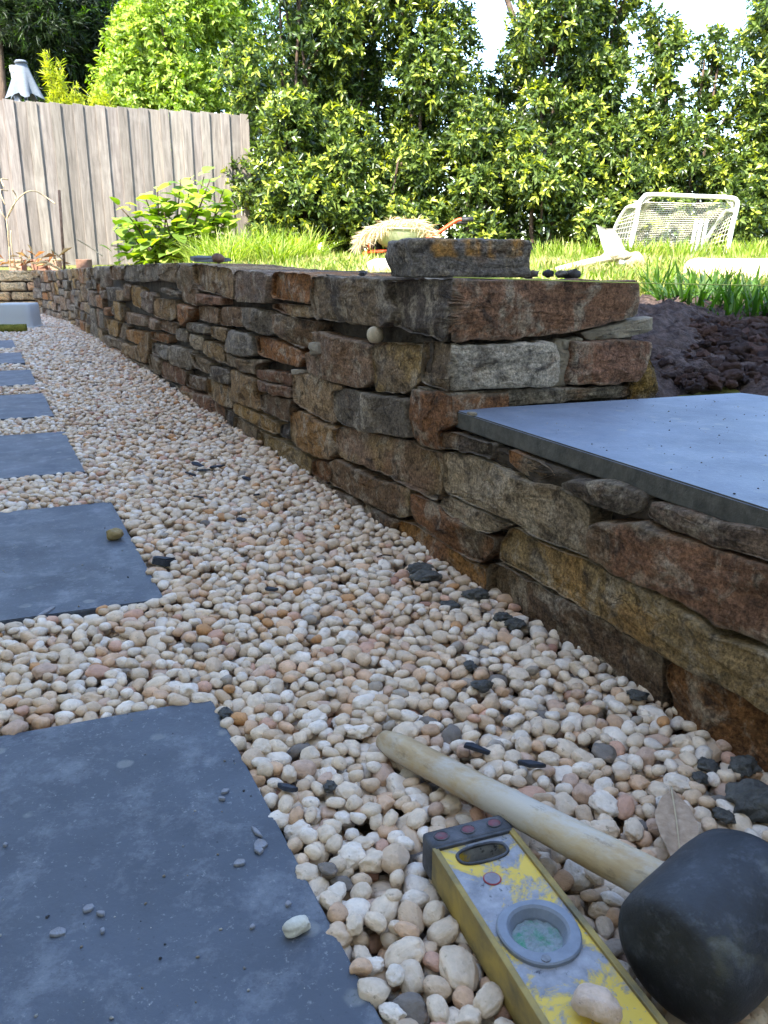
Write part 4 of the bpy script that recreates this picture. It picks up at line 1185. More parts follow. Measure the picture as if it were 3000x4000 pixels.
tuft('long_grass', 'straggly grass blades in front of the wheelbarrow', [(*gp(px, Y), 0.12) for px, Y in ((1290, 5.8), (1380, 6.0), (1450, 6.2), (1240, 6.4), (1530, 6.4), (1890, 6.5))], 16, 0.11, 0.006, [lin((124, 146, 52)), lin((150, 156, 76))], 0.8, R)
tuft('long_grass', 'rough grass tufts standing round the goal and the stumps', [(*gp(px, Y), 0.16) for px, Y in ((2440, 6.6), (2520, 6.7), (2600, 7.0), (2660, 6.6), (2740, 6.8), (2850, 6.9), (2930, 6.6), (2990, 7.2), (2320, 6.8), (2230, 6.6), (2130, 7.0))], 90, 0.17, 0.009, [lin((110, 134, 44)), lin((130, 150, 58)), lin((150, 154, 80))], 0.8, R)
tuft('coarse_grass', 'dark green coarse grass clump in shade along the edge of the bare soil', [(*gp(px, Y), r) for px, Y, r in ((2640, 1.93, 0.035), (2690, 1.95, 0.05), (2740, 1.9, 0.05), (2790, 2.0, 0.05), (2850, 1.95, 0.05), (2910, 1.9, 0.05), (2970, 1.85, 0.05), (3040, 1.85, 0.06), (2880, 1.8, 0.04), (2760, 2.1, 0.06), (2940, 2.1, 0.06), (3100, 1.9, 0.06), (2580, 2.15, 0.04))], 75, 0.105, 0.008, [lin((62, 92, 34)), lin((78, 108, 40)), lin((52, 78, 32))], 1.0, R)
tuft('lawn_edge_grass', 'grass blades at the lawn edge just behind the end of the wall', [(*gp(px, Y), 0.07) for px, Y in ((2100, 2.3), (2180, 2.4), (2260, 2.3), (2350, 2.4), (2430, 2.3), (2520, 2.4), (2080, 2.8), (2240, 2.8), (2400, 2.8), (2500, 2.6), (2620, 2.5), (2740, 2.6), (2860, 2.6), (2960, 2.5))], 70, 0.075, 0.0075, GC, 1.0, R)

# ================================================================== THINGS IN THE GARDEN
# ---- wheelbarrow with hay
def barrow():
    p = gbase(1590, 7.3)
    t = thing('wheelbarrow', 'cream wheelbarrow with orange frame standing in the grass by the hedge', 'wheelbarrow', tuple(p))
    g = lambda px, py, dy=0.0: at(px, py, 7.3 + dy) - p
    # tub: lofted rings
    rings = []
    for (l, r, y, hw) in ((1430, 1690, 897, 0.27), (1455, 1672, 925, 0.25), (1480, 1640, 955, 0.21), (1510, 1600, 975, 0.17)):
        a, b = g(l, y), g(r, y)
        ring = []
        for k in range(20):
            th = 2 * math.pi * k / 20
            cx, sx = math.cos(th), math.sin(th)
            e = lambda v: math.copysign(abs(v) ** 0.65, v)
            ring.append([(a[0] + b[0]) / 2 + (b[0] - a[0]) / 2 * e(cx), hw * e(sx), (a[2] + b[2]) / 2 - 0.01 * e(cx)])
        rings.append(ring)
    V = np.array(rings).reshape(-1, 3)
    F = [[i * 20 + k, i * 20 + (k + 1) % 20, (i + 1) * 20 + (k + 1) % 20, (i + 1) * 20 + k] for i in range(3) for k in range(20)] + [[60 + k for k in range(20)]]
    obj('tub', V, F, M['tub'], t)
    rim = np.array(rings[0]); rim = np.vstack([rim, rim[:1]])
    V, F = tube(rim, 0.009, 6, False); obj('rim', V, F, M['tub'], t)
    for sgn in (-1, 1):
        dy = 0.2 * sgn
        pts = smooth_path([g(1440, 985) + [0, dy * .3, 0], g(1560, 975) + [0, dy * .8, 0], g(1690, 922) + [0, dy, 0], g(1772, 868) + [0, dy * 1.15, 0], g(1800, 864) + [0, dy * 1.2, 0]], 5)
        V, F = tube(pts, 0.014, 8); hd = obj('handle', V, F, M['orange'], t)
        e = pts[-1]
        V, F = tube([e - [0.015, 0, 0], e + [0.08, 0, 0.004]], 0.019, 10); obj('grip', V, F, M['grip'], hd)
        V, F = tube(smooth_path([g(1640, 950) + [0, dy * .8, 0], g(1665, 990) + [0, dy, 0], g(1650, 1040) + [0, dy, 0], g(1610, 1040) + [0, dy, 0], g(1560, 978) + [0, dy * .8, 0]], 4), 0.012, 7)
        obj('leg', V, F, M['orange'], t)
        V, F = tube([g(1440, 985) + [0, dy * .3, 0], g(1452, 905) + [0, dy * .7, 0]], 0.013, 7); obj('brace', V, F, M['orange'], t)
    c = g(1435, 1000)
    pts = [c + [0.1 * math.cos(a), 0, 0.1 * math.sin(a)] for a in np.linspace(0, 6.2832, 25)]
    V, F = tube(pts, 0.032, 8, False); w = obj('wheel', V, F, M['grip'], t)
    V, F = tube([c - [0, 0.05, 0], c + [0, 0.05, 0]], 0.045, 12); obj('hub', V, F, M['orange'], w)
    # hay
    n = 1900
    l, r = g(1400, 880), g(1685, 880)
    u = R.random(n); w_ = R.uniform(-1, 1, n)
    X = l[0] + (r[0] - l[0]) * u
    topz = np.interp(u, [0, .12, .35, .6, .8, 1], [g(0, 935)[2], g(0, 895)[2], g(0, 868)[2], g(0, 852)[2], g(0, 858)[2], g(0, 900)[2]])
    Z = topz - 0.045 * w_ ** 2 - R.uniform(0, 0.03, n)
    base = np.stack([X, 0.26 * w_, Z], 1)
    d = unit(R.normal(size=(n, 3)) * [1, 0.6, 0.13]); d[:, 2] -= 0.10
    hang = R.random(n) < np.where(u < 0.4, 0.3, 0.03)
    base[hang, 1] = -0.27; d[hang] = unit(np.c_[R.normal(-0.5, 0.4, hang.sum()), R.normal(0, 0.15, hang.sum()), np.full(hang.sum(), -1.0)])
    V, F = leaf_mesh(base, unit(d), unit(R.normal(size=(n, 3)) + [0, -1, 1]), R.uniform(0.05, 0.13, n), np.full(n, 0.005), 0.1, 0.1)
    c_ = np.asarray([lin((206, 190, 152)), lin((222, 208, 176)), lin((176, 154, 116))])[R.integers(0, 3, n)]
    hy = obj('hay', V, F, M['straw'], None, False, np.repeat(c_, 4, 0), tuple(p))
    tag(hy, 'heap of dry straw-coloured hay spilling over the wheelbarrow', 'hay')
    hy['kind'] = 'thing'
    bm_V, bm_F = rock_shape(2, 55, 0.15, 1.4)
barrow()

# ---- goal with net
def goal():
    Y = 7.4
    p = gbase(2660, Y)
    t = thing('goal', 'small white football goal with a dark-holed net on the lawn', 'goal', tuple(p))
    g = lambda px, py, dy=0.0: at(px, py, Y + dy) - p
    fr = smooth_path([g(2452, 1015), g(2484, 870), g(2497, 800), g(2513, 772), g(2545, 760), g(2700, 766), g(2850, 773), g(2876, 783), g(2880, 806), g(2862, 880), g(2838, 1005)], 5)
    V, F = tube(fr, 0.0175, 9); obj('front_frame', V, F, M['white_metal'], t)
    dl = 0.42
    ls = smooth_path([g(2489, 808), g(2462, 806, .06), g(2440, 822, .16), g(2404, 885, .30), g(2372, 990, dl)], 5)
    rs = smooth_path([g(2872, 826), g(2848, 822, .06), g(2826, 836, .16), g(2768, 920, .30), g(2722, 1000, dl)], 5)
    for s_ in (ls, rs):
        V, F = tube(s_, 0.014, 8); obj('side_frame', V, F, M['white_metal'], t)
    V, F = tube([ls[-1], rs[-1]], 0.013, 8); obj('rear_bar', V, F, M['white_metal'], t)
    # net
    def strip(P, nu, nv):
        segs = []
        for i in range(nu):
            for j in range(nv):
                a = P[i][j]
                if i + 1 < nu: segs.append((a, P[i + 1][j]))
                if j + 1 < nv: segs.append((a, P[i][j + 1]))
        return segs
    nu, nv = 44, 30
    tb = smooth_path([g(2500, 790), g(2560, 782), g(2700, 786), g(2860, 792)], 12)
    top = np.array([np.array([np.interp(k / (nu - 1), np.linspace(0, 1, len(tb)), tb[:, q]) for q in range(3)]) for k in range(nu)])
    bot = np.array([ls[-1] + (rs[-1] - ls[-1]) * k / (nu - 1) for k in range(nu)])
    P = []
    for k in range(nu):
        col = []
        for j in range(nv):
            f = j / (nv - 1)
            q = top[k] * (1 - f) + bot[k] * f
            sag = math.sin(math.pi * f) * 0.10
            q = q + np.array([0.012 * math.sin(9 * f + k * .3), sag + 0.02 * math.sin(k * 0.5 + f * 4), -0.02 * math.sin(math.pi * k / (nu - 1)) * (1 - f)])
            col.append(q)
        P.append(col)
    segs = strip(P, nu, nv)
    for side, fx in ((ls, fr[:22]), (rs, fr[::-1][:22])):
        m = 9
        Q = []
        for k in range(m):
            col = []
            for j in range(24):
                f = j / 23
                a = np.array([np.interp(f, np.linspace(0, 1, len(side)), side[:, q]) for q in range(3)])
                b_ = np.array([np.interp(f, np.linspace(0, 1, 22), fx[::-1][:, q]) for q in range(3)])
                col.append(a + (b_ - a) * k / (m - 1))
            Q.append(col)
        segs += strip(Q, m, 24)
    A = np.array([s_[0] for s_ in segs]); B = np.array([s_[1] for s_ in segs])
    d = unit(B - A); u = unit(np.cross(d, np.array([0.3, 1.0, 0.2]))); v = np.cross(d, u)
    r = 0.0026
    Vs = np.concatenate([np.stack([E + r * (math.cos(a) * u + math.sin(a) * v) for a in (0, 2.09, 4.19)], 1) for E in (A, B)], 1)
    n = len(segs); i = np.arange(n)[:, None] * 6
    F = np.concatenate([i + [0, 1, 4, 3], i + [1, 2, 5, 4], i + [2, 0, 3, 5]], 1).reshape(-1, 4)
    o = obj('net', Vs.reshape(-1, 3), F, m_plain('net_cord', (206, 200, 184), 0.8, 0.2), t, False)
goal()
def stumps():
    Y = 6.7
    p = gbase(2740, Y)
    t = thing('cricket_stumps', 'three white plastic stumps standing in the grass before the goal net', 'stumps', tuple(p))
    for px in (2722, 2741, 2762):
        a, b_ = at(px - 30, 1012, Y) - p, at(px, 858, Y) - p
        V, F = tube([a, a + (b_ - a) * .97, b_], [0.0125, 0.0125, 0.009], 10)
        obj('stump', V, F, M['white_metal'], t)
    a, c = at(2685, 1010, Y) - p, at(2740, 1010, Y) - p
    V, F = boxm((a[0], -0.03, a[2] - 0.02), (c[0], 0.03, a[2] + 0.012), 0.006); obj('base', V, F, M['white_metal'], t, False)
stumps()
# ---- shovel lying in the grass
def shovel():
    Y = 4.3
    p = gbase(2400, Y)
    t = thing('shovel', 'pale dirt-caked shovel in the grass, blade tilted up and handle lying left', 'shovel', tuple(p))
    g = lambda px, py, dy=0.0: at(px, py, Y + dy) - p
    L_, R_ = [(2330, 877), (2342, 920), (2352, 955), (2362, 985)], [(2398, 893), (2420, 930), (2436, 965), (2446, 1000)]
    V, F = [], []
    nn = 7
    for i, (a, b_) in enumerate(zip(L_, R_)):
        for k in range(nn):
            f = k / (nn - 1)
            q = g(a[0] + (b_[0] - a[0]) * f, a[1] + (b_[1] - a[1]) * f + (5 * math.sin(f * 3.1) if i == 0 else 0), 0.05 * math.sin(math.pi * f) + (3 - i) * 0.03)
            V.append(q)
    for i in range(3):
        for k in range(nn - 1): F.append([i * nn + k, (i + 1) * nn + k, (i + 1) * nn + k + 1, i * nn + k + 1])
    m = len(V)
    V += [np.array(q) + [0, 0.006, 0] for q in V]
    F += [[a + m for a in f[::-1]] for f in F[:]]
    edge = [0, nn, 2 * nn, 3 * nn] + list(range(3 * nn + 1, 4 * nn)) + [3 * nn - 1, 2 * nn - 1, nn - 1] + list(range(nn - 2, 0, -1))
    for a, b_ in zip(edge, edge[1:] + edge[:1]): F.append([a, b_, b_ + m, a + m])
    obj('blade', V, F, m_noise('shovel_blade', (196, 192, 180), (222, 218, 208), 12, 0.6, 0.4, 0.3, 0.003), t)
    V, F = tube(smooth_path([g(2404, 985, .03), g(2430, 1010, .0), g(2420, 1030, -.03)], 4), [0.022] * 9, 9)
    V2, F2 = rock_shape(3, 17, 0.3, 1.6); V2 = V2 * [0.075, 0.03, 0.028] + g(2408, 997, -0.02)
    obj('dirt_clod', V2, F2, m_noise('dried_dirt', (128, 118, 92), (196, 188, 164), 60, 0.95, 0.1, 0.9, 0.01), t)
    obj('socket', V, F, M['white_metal'], t)
    V, F = tube(smooth_path([g(2420, 1000), g(2330, 1018, -.05), g(2230, 1042, -.1), g(2140, 1066, -.15)], 4), 0.017, 9)
    obj('handle', V, F, m_wood('shaft_wood', (190, 176, 150), (222, 210, 186)), t, True, np.array([1.0, 1, 1]))
    q = at(2480, 1018, 4.5)
    V2, F2 = rock_shape(3, 27, 0.2, 1.3, 0.2); V2 = V2 * [0.05, 0.045, 0.04]
    o = obj('garden_rock', V2, F2, M['rough'], None, True, lin((186, 156, 124)), (q[0], q[1], q[2]))
    tag(o, 'small pinkish rock beside the shovel blade, left of the goal', 'rock')
shovel()
def rocks():
    q0, q1 = at(2718, 1016, 3.2), at(3140, 1024, 3.05)
    d = q1 - q0; L = np.linalg.norm(d[:2]); an = math.atan2(d[1], d[0])
    bm = bmesh.new(); bmesh.ops.create_grid(bm, x_segments=1, y_segments=1, size=.5); bm.free()
    V, F = ico(4)
    V = np.sign(V) * np.abs(V) ** 0.3; V = V / np.abs(V).max(0)
    V = V * [L / 2, 0.11, 0.06]
    V = V + 0.012 * np.stack([fbm(V * 14, 1), fbm(V * 14, 2), fbm(V * [9, 14, 40], 3)], 1)
    o = obj('stone_block', V, F, M['rough'], None, True, lin((206, 186, 158)), ((q0[0] + q1[0]) / 2, (q0[1] + q1[1]) / 2 + 0.1, q0[2] - 0.058))
    o.rotation_euler = (0, 0, an)
    tag(o, 'long pale sandstone block lying in sunlit grass at the right edge', 'stone block')
    q = at(1490, 1040, 3.6)
    V, F = rock_shape(3, 31, 0.2, 1.2, 0.2); V = V * [0.062, 0.05, 0.035]
    o = obj('garden_rock', V, F, M['rough'], None, True, lin((214, 206, 190)), (q[0], q[1], q[2] - 0.008)); tag(o, 'white sunlit rock just behind the wall, left of the loose stone', 'rock')
rocks()
# ---- folded umbrella behind the fence
def umbrella():
    Y = 9.6
    p = at(100, 400, Y); p[2] = 0.4
    t = thing('garden_umbrella', 'folded grey garden umbrella and its post showing above the fence', 'umbrella', tuple(p))
    g = lambda px, py, dy=0.0: at(px, py, Y + dy) - p
    V, F = tube([np.array([*g(68, 300)[:2], 0]), g(55, 275)], 0.034, 10); obj('post', V, F, M['pole'], t)
    V, F = tube([g(56, 284), g(53, 258)], 0.042, 10); obj('post_cap', V, F, M['white_metal'], t)
    top = g(82, 243)
    n = 24
    rings = []
    for j, f in enumerate(np.linspace(0, 1, 8)):
        c = g(82 + 14 * f, 243 + 135 * f); ring = []
        for k in range(n):
            a = 2 * math.pi * k / n
            fold = (1 + 0.36 * math.cos(a * 5) * f)
            r = (0.042 + 0.085 * f) * fold
            ring.append(c + [r * 1.25 * math.cos(a), r * 0.8 * math.sin(a), -0.03 * f * math.cos(a * 5)])
        rings.append(ring)
    V = np.array(rings).reshape(-1, 3)
    F = [[i * n + k, i * n + (k + 1) % n, (i + 1) * n + (k + 1) % n, (i + 1) * n + k] for i in range(7) for k in range(n)]
    obj('canopy', V, F, M['canvas'], t)
    V, F = tube([g(82, 246), g(81, 236)], [0.07, 0.05], 12); obj('finial', V, F, M['canvas'], t)
    V, F = tube([np.array([*g(96, 400)[:2], 0]), g(94, 300)], 0.02, 8); obj('pole', V, F, m_plain('dark_pole', (60, 66, 72), .5, .5), t)
umbrella()
# ---- stake, dry plant, edging bricks
def left_things():
    a, b_ = at(250, 1050, 6.9), at(231, 742, 6.9)
    V, F = tube([a - [0, 0, .1], b_], 0.011, 7)
    o = obj('stake', V, F, m_noise('rusty_steel', (96, 76, 62), (132, 104, 84), 30, .9, .2, .4, .002)); tag(o, 'thin rusty steel stake standing behind the far end of the wall', 'stake')
    p = gbase(60, 7.1)
    t = thing('dry_plant', 'dead dry plant with arching pale stalks in front of the fence', 'plant', tuple(p))
    g = lambda px, py, dy=0.0: at(px, py, 7.1 + dy) - p
    parts = []
    for pts in ([(40, 1040), (30, 900), (28, 850), (60, 790), (100, 752), (140, 748), (180, 770), (215, 795)], [(40, 1040), (30, 880), (5, 830), (-20, 780)], [(30, 850), (55, 800), (62, 765), (48, 740)], [(60, 1040), (45, 960), (42, 900)], [(200, 975), (240, 1010), (250, 1030)], [(20, 800), (0, 745), (30, 745)], [(15, 730), (5, 700), (32, 702)], [(300, 935), (350, 965), (400, 1000)]):
        parts.append(tube(smooth_path([g(*q, R.uniform(-.1, .1)) for q in pts], 4), 0.0048, 5))
    V, F = join(*parts)
    obj('stalk', V, F, m_noise('dry_stalk', (150, 132, 102), (176, 158, 126), 20, .9, .15, .3, .003), t)
    n = 46
    bs = np.array([g(R.uniform(10, 240), R.uniform(1000, 1045), R.uniform(-.3, .2)) for _ in range(n)])
    V, F = leaf_mesh(bs, unit(R.normal(size=(n, 3)) * [1, 1, .5] + [0, 0, .35]), unit(R.normal(size=(n, 3)) + [0, -1, 1]), R.uniform(.06, .2, n), np.full(n, .016), .2, .25)
    dl_ = obj('dead_leaf', V, F, M['straw'], t, False, np.repeat(np.asarray([lin((196, 164, 116)), lin((160, 112, 72)), lin((212, 190, 148))])[R.integers(0, 3, n)], 4, 0))
    dl_['kind'] = 'stuff'
    for k, (px, w, c) in enumerate(((70, 0.11, (160, 122, 100)), (160, 0.12, (136, 98, 80)), (215, 0.08, (168, 130, 108)), (330, 0.10, (122, 94, 78)))):
        q = at(px, 1040, 7.35)
        V, F = boxm((-w / 2, -.05, -.05), (w / 2, .05, .055), .006)
        V = V + 0.003 * np.stack([noise(V * 40, 1), noise(V * 40, 2), noise(V * 40, 3)], 1)
        o = obj('edging_brick', V, F, M['rough'], None, False, lin(c), tuple(q))
        tag(o, ['worn orange-pink brick at the foot of the fence, leftmost of the row', 'darker red-brown brick at the foot of the fence, left of the stake', 'short pinkish brick at the foot of the fence, just left of the stake', 'dark brown brick by the fence foot, between stake and leafy shrub'][k], 'brick', 'bricks edging the bed below the fence')
        o.rotation_euler = (0, 0, R.uniform(-.15, .15))
    # leafy ground plants in front of the shrub
left_things()
# ---- clear tub, mossy log, dark rocks at the far left end of the path
def far_left():
    q = on(70, 1285, 0.0)
    V, F = [], []
    w, d, h = 0.112, 0.10, 0.15
    t = thing('storage_tub', 'upturned frosted clear plastic tub on the pebbles at the far left', 'tub', (q[0] - 0.025, q[1] + 0.10, 0.0))
    s = NT('frosted_plastic'); s.set(lin((190, 191, 190)), 0.45, 0.4); s.b.inputs['Transmission Weight'].default_value = 0.2
    prof = [(1.0, 0.0), (0.985, 0.03), (0.955, 0.5), (0.93, 0.93), (0.90, 1.0)]
    n = 32
    for k_, f in prof:
        for i in range(n):
            a = 2 * math.pi * i / n
            e = lambda v: math.copysign(abs(v) ** 0.3, v)
            V.append((w * k_ * e(math.cos(a)), d * k_ * e(math.sin(a)), h * f))
    F = [[i * n + k, i * n + (k + 1) % n, (i + 1) * n + (k + 1) % n, (i + 1) * n + k] for i in range(len(prof) - 1) for k in range(n)] + [[(len(prof) - 1) * n + k for k in range(n)]]
    obj('body', V, F, s.m, t)
    V2 = []
    for (k_, z) in ((1.0, 0.0), (1.05, 0.002), (1.05, 0.012), (1.0, 0.014)):
        for i in range(n):
            a = 2 * math.pi * i / n
            e = lambda v: math.copysign(abs(v) ** 0.3, v)
            V2.append((w * k_ * e(math.cos(a)), d * k_ * e(math.sin(a)), z))
    F2 = [[i * n + k, i * n + (k + 1) % n, (i + 1) * n + (k + 1) % n, (i + 1) * n + k] for i in range(3) for k in range(n)]
    obj('rim', V2, F2, s.m, t)
    a, b_ = on(-120, 1288, 0.02), on(104, 1284, 0.02)
    pts = np.array([a + (b_ - a) * f for f in np.linspace(0, 1, 14)])
    V, F = tube(pts, 0.028, 14)
    V = V + 0.006 * np.stack([fbm(V * 30, 1), fbm(V * 30, 2), fbm(V * 30, 3)], 1)
    o = obj('mossy_log', V, F, m_noise('moss', (70, 76, 26), (128, 122, 56), 40, .95, .1, 1.0, .01)); tag(o, 'short moss-green log lying in front of the plastic tub', 'log')
    for k, (px, py, sc, c, lab) in enumerate(((45, 1165, (.12, .05, .03), (74, 72, 76), 'long dark rock lying behind the plastic tub'), (80, 1155, (.05, .05, .055), (132, 122, 116), 'squat grey rock standing behind the plastic tub, right of the dark one'))):
        V, F = rock_shape(3, 61 + k, .12, 1.1, .35)
        q = on(px, py, 0.03)
        o = obj('garden_rock', V * sc, F, M['rough'], None, True, lin(c), tuple(q)); tag(o, lab, 'rock'); o.rotation_euler = (0, 0.12, 0.3)
far_left()

# ================================================================== ON AND ROUND THE WALL
# loose stone lying on the end of the wall
def loose_stone():
    a, b_ = np.array([0.0335, 1.215]), np.array([0.213, 1.262])
    u = (b_ - a) / np.linalg.norm(b_ - a); v = np.array([-u[1], u[0]]); L = np.linalg.norm(b_ - a)
    bm = bmesh.new(); bmesh.ops.create_cube(bm, size=2.0)
    bmesh.ops.subdivide_edges(bm, edges=list(bm.edges), cuts=31, use_grid_fill=True); bm.verts.index_update()
    V = np.array([v_.co[:] for v_ in bm.verts]); F = [[v_.index for v_ in f_.verts] for f_ in bm.faces]; bm.free()
    half = np.array([L / 2, 0.055, 0.0265])
    loc = V * half
    inn = np.clip(loc, -(half - 0.005), half - 0.005)
    nrm_ = unit(loc - inn)
    loc = inn + 0.005 * nrm_
    loc[:, 0] += 0.006 * noise(np.c_[V[:, 1:] * 1.3, np.sign(V[:, 0]) * 3], 9) * np.abs(V[:, 0]) ** 4
    nz = fbm(loc * 26, 3, 5, .6); ly = fbm(loc * [16, 16, 90], 4, 3)
    loc = loc + nrm_ * (0.0035 * nz + 0.002 * ly + 0.004 * (0.25 - np.abs(fbm(loc * 45, 7, 3))))[:, None]
    loc[:, 2] = np.maximum(loc[:, 2], -0.0262); loc[:, 2] += 0.0025 * fbm(loc * [12, 12, 0], 5, 3) * (loc[:, 2] > 0)
    wob = 0.010 * fbm(loc * [60, 60, 60] + 3.1, 12, 4)
    k = 0
    for x0_, x1_, z0_ in ((-0.058, -0.020, 0.000), (-0.012, 0.020, -0.003), (0.024, 0.036, 0.001), (0.056, 0.078, 0.003)):
        k = np.maximum(k, sst(0, 0.004, loc[:, 0] - x0_ + wob) * sst(0, 0.004, x1_ - loc[:, 0] + wob) * sst(0, 0.005, loc[:, 2] - z0_ + wob) * sst(-0.03, -0.04, loc[:, 1]))
    k = np.clip(k, 0, 1)[:, None] * 0.85
    tint = lin((118, 110, 104)) * (1 - k) + lin((176, 128, 66)) * k
    o = obj('loose_stone', loc, F, M['stone'], None, True, tint * 1.15)
    crisp(o)
    mid = (a + b_) / 2 + v * 0.055
    o.location = (mid[0], mid[1], 0.3775 + 0.0262); o.rotation_euler = (0, 0, math.atan2(u[1], u[0]))
    tag(o, 'loose grey block with rusty ochre patches lying on the end of the wall', 'stone')
loose_stone()
# half-round rock standing behind the pier
V = [B for B in ((.351, .281), (.368, .268), (.387, .246), (.399, .212), (.39, .195), (.33, .195), (.342, .257))]
PAL.update(lichen=(122, 100, 58))
o = stone(V, mapB, 'lichen', 'darkgrey', 0.035, 811, None, step=.004, rough=.003, r=.005, d0=0.02, name='half_round_rock')
tag(o, 'half-round mustard brown rock with a pale rim standing at the end of the wall', 'rock')
# pebble wedged in the joint
V, F = rock_shape(3, 6, .1, 1.0, .2)
o = obj('wedged_pebble', V * [.013, .012, .0125], F, M['pebble'], None, True, lin((196, 178, 150)), tuple(mapA(-0.236, 0.2945, 0.004)))
tag(o, 'round tan pebble wedged in the open joint under the top course of the wall', 'pebble')
# dark slate lying on the wall top and a brown pebble at its end
def shard(name, label, cat, loc, L, W, T, rz, tilt, m, seed, group=None, tint=None):
    Rr = np.random.default_rng(seed)
    n = 7
    an = np.sort(Rr.uniform(0, 6.28, n)) ; an = np.linspace(0, 6.28, n, endpoint=False) + Rr.uniform(-.3, .3, n)
    rr = Rr.uniform(.7, 1.1, n)
    poly = [(L / 2 * math.cos(a) * r, W / 2 * math.sin(a) * r) for a, r in zip(an, rr)]
    V, F = prism(poly, -T / 2, T / 2, T * .15)
    V = V + T * .25 * np.stack([noise(V * 120, 1), noise(V * 120, 2), noise(V * 120, 3)], 1)
    o = obj(name, V, F, m, None, False, tint if tint is not None else lin((80, 80, 84)), tuple(loc)); o.rotation_euler = (tilt[0], tilt[1], rz)
    return tag(o, label, cat, group)
a = np.array([*mapA(-1.62, 0.407, 0.09)])
shard('slate_piece', 'dark flat slate piece lying on the top of the wall', 'slate', a, 0.34, 0.09, 0.014, -1.1, (0.03, 0.02), M['slate'], 5)
V, F = rock_shape(3, 12, .15, 1.2); q = mapA(-1.42, 0.408, 0.07)
o = obj('loose_pebble', V * [.018, .016, .013], F, M['rough'], None, True, lin((110, 84, 72)), tuple(q)); tag(o, 'small brown stone on the wall top at the end of the slate piece', 'pebble')
# crumbs of mortar and slate on the wall top behind the big red stone
CR = [(2075, 1072, .022, (96, 88, 80), 'brown mortar crumb on the wall top, nearest the loose stone'), (2140, 1072, .02, (70, 68, 72), 'dark slate crumb on the wall top, second from the loose stone'),
      (2196, 1074, .02, (104, 98, 90), 'grey mortar crumb on the wall top, third from the loose stone'), (2240, 1069, .026, (76, 72, 72), 'largest dark crumb on the wall top, farthest from the loose stone'), (1418, 1056, .017, (96, 94, 98), 'small grey stone chip on the wall top left of the loose stone')]
for k, (px, py, s_, c, lab) in enumerate(CR):
    V, F = rock_shape(2, 90 + k, .55, 2.1, .1)
    y_ = 1.36 if px > 2000 else 1.5
    q = at(px, py, y_)
    q[2] = float(wall_top(0)) + 0.003
    o = obj('crumb', V * [s_ * .42, s_ * .36, s_ * .30], F, M['rough'], None, False, lin(c), tuple(q)); tag(o, lab, 'crumb', 'crumbs on the wall top')
# guide string
a, b_ = mapB(0.0, 0.3815, -0.004), at(3300, 1118, 1.42)
mid = [a + (b_ - a) * f - np.array([0, 0, 0.002 * math.sin(math.pi * f)]) for f in np.linspace(0, 1, 16)]
V, F = tube(mid, 0.0008, 6)
o = obj('guide_string', V, F, m_plain('string', (176, 180, 92), .8, .2)); tag(o, 'taut yellow-green guide string running from the wall end to the right', 'string')

# ---- lava rocks in the soil at the right
def lava():
    prot = [mesh('lava_rock', *rock_shape(3, 40 + i, .5, 2.3, .1), M['lava'], True, lin([(86, 68, 63), (98, 77, 70), (78, 63, 61), (108, 82, 73)][i % 4])) for i in range(10)]
    k = 0
    Rr = np.random.default_rng(8)
    done = []
    for it in range(3000):
        px, py = Rr.uniform(2420, 3250), Rr.uniform(1255, 1600)
        if Rr.random() > sst(2560, 2900, px) * 0.95 + 0.03 + 0.2 * sst(1440, 1540, py): continue
        # walk along the line of sight to the ground
        d = ray(px, py); P = None
        for tt in np.linspace(0.8, 3.0, 160):
            q = np.array([0, 0, CAMH]) + d * tt
            if q[2] < ground(q[0], q[1]) + 0.012: P = q; break
        if P is None: continue
        s, w = sw(P[0], P[1])
        if s > -0.035 or w < 0.45: continue
        sz = Rr.uniform(0.006, 0.017) * (0.55 + 0.6 * float(sst(2620, 2900, px)))
        if any((P[0] - x) ** 2 + (P[1] - y) ** 2 < (0.75 * (sz + r)) ** 2 for x, y, r in done): continue
        done.append((P[0], P[1], sz))
        o = link('lava_rock', prot[k % 10]); k += 1
        o.location = (P[0], P[1], float(ground(P[0], P[1])) + 0.012 + sz * .35)
        o.scale = (sz * Rr.uniform(.9, 1.4), sz * Rr.uniform(.8, 1.1), sz * Rr.uniform(.65, .95)); o.rotation_euler = tuple(Rr.uniform(-.5, .5, 2)) + (Rr.uniform(0, 6.28),)
        tag(o, 'reddish brown pitted lava rock in the soil beside the wall end', 'rock', 'lava rocks scattered on the bare soil')
        if k > 230: break
    print('LAVA', k)
lava()

# ---- slate chips, mortar lumps and odd bits on the gravel
CH = [(775, 1830, .030, .014, 'dark slate sliver, leftmost of the cluster on the gravel'), (795, 1850, .034, .016, 'largest dark slate sliver of the cluster on the gravel'), (850, 1832, .034, .012, 'long dark slate sliver pointing at the wall, in the cluster'),
      (750, 1868, .026, .014, 'thin slate flake just in front of the sliver cluster'), (780, 1960, .022, .014, 'small blue-black slate chip in mid gravel, in front of the cluster'), (965, 1877, .02, .013, 'dark slate chip right of the sliver cluster, nearer the wall'),
      (945, 2050, .018, .012, 'blue slate chip with an upturned corner in mid gravel'), (1005, 1948, .014, .010, 'tiny blue slate chip by itself near the foot of the wall'), (635, 2205, .034, .026, 'stepped blue-black slate lump beside the second slab'), (1060, 2330, .02, .014, 'dull olive slate flake among the pebbles in front of the second slab'),
      (1860, 2960, .026, .008, 'thin grey slate flake beside the mallet handle'), (2085, 3015, .024, .008, 'thin grey slate flake right of the mallet handle'), (1130, 3115, .02, .008, 'violet slate flake on the pebbles by the front slab'), (350, 1420, .02, .012, 'small dark leaf-shaped chip far along the gravel')]
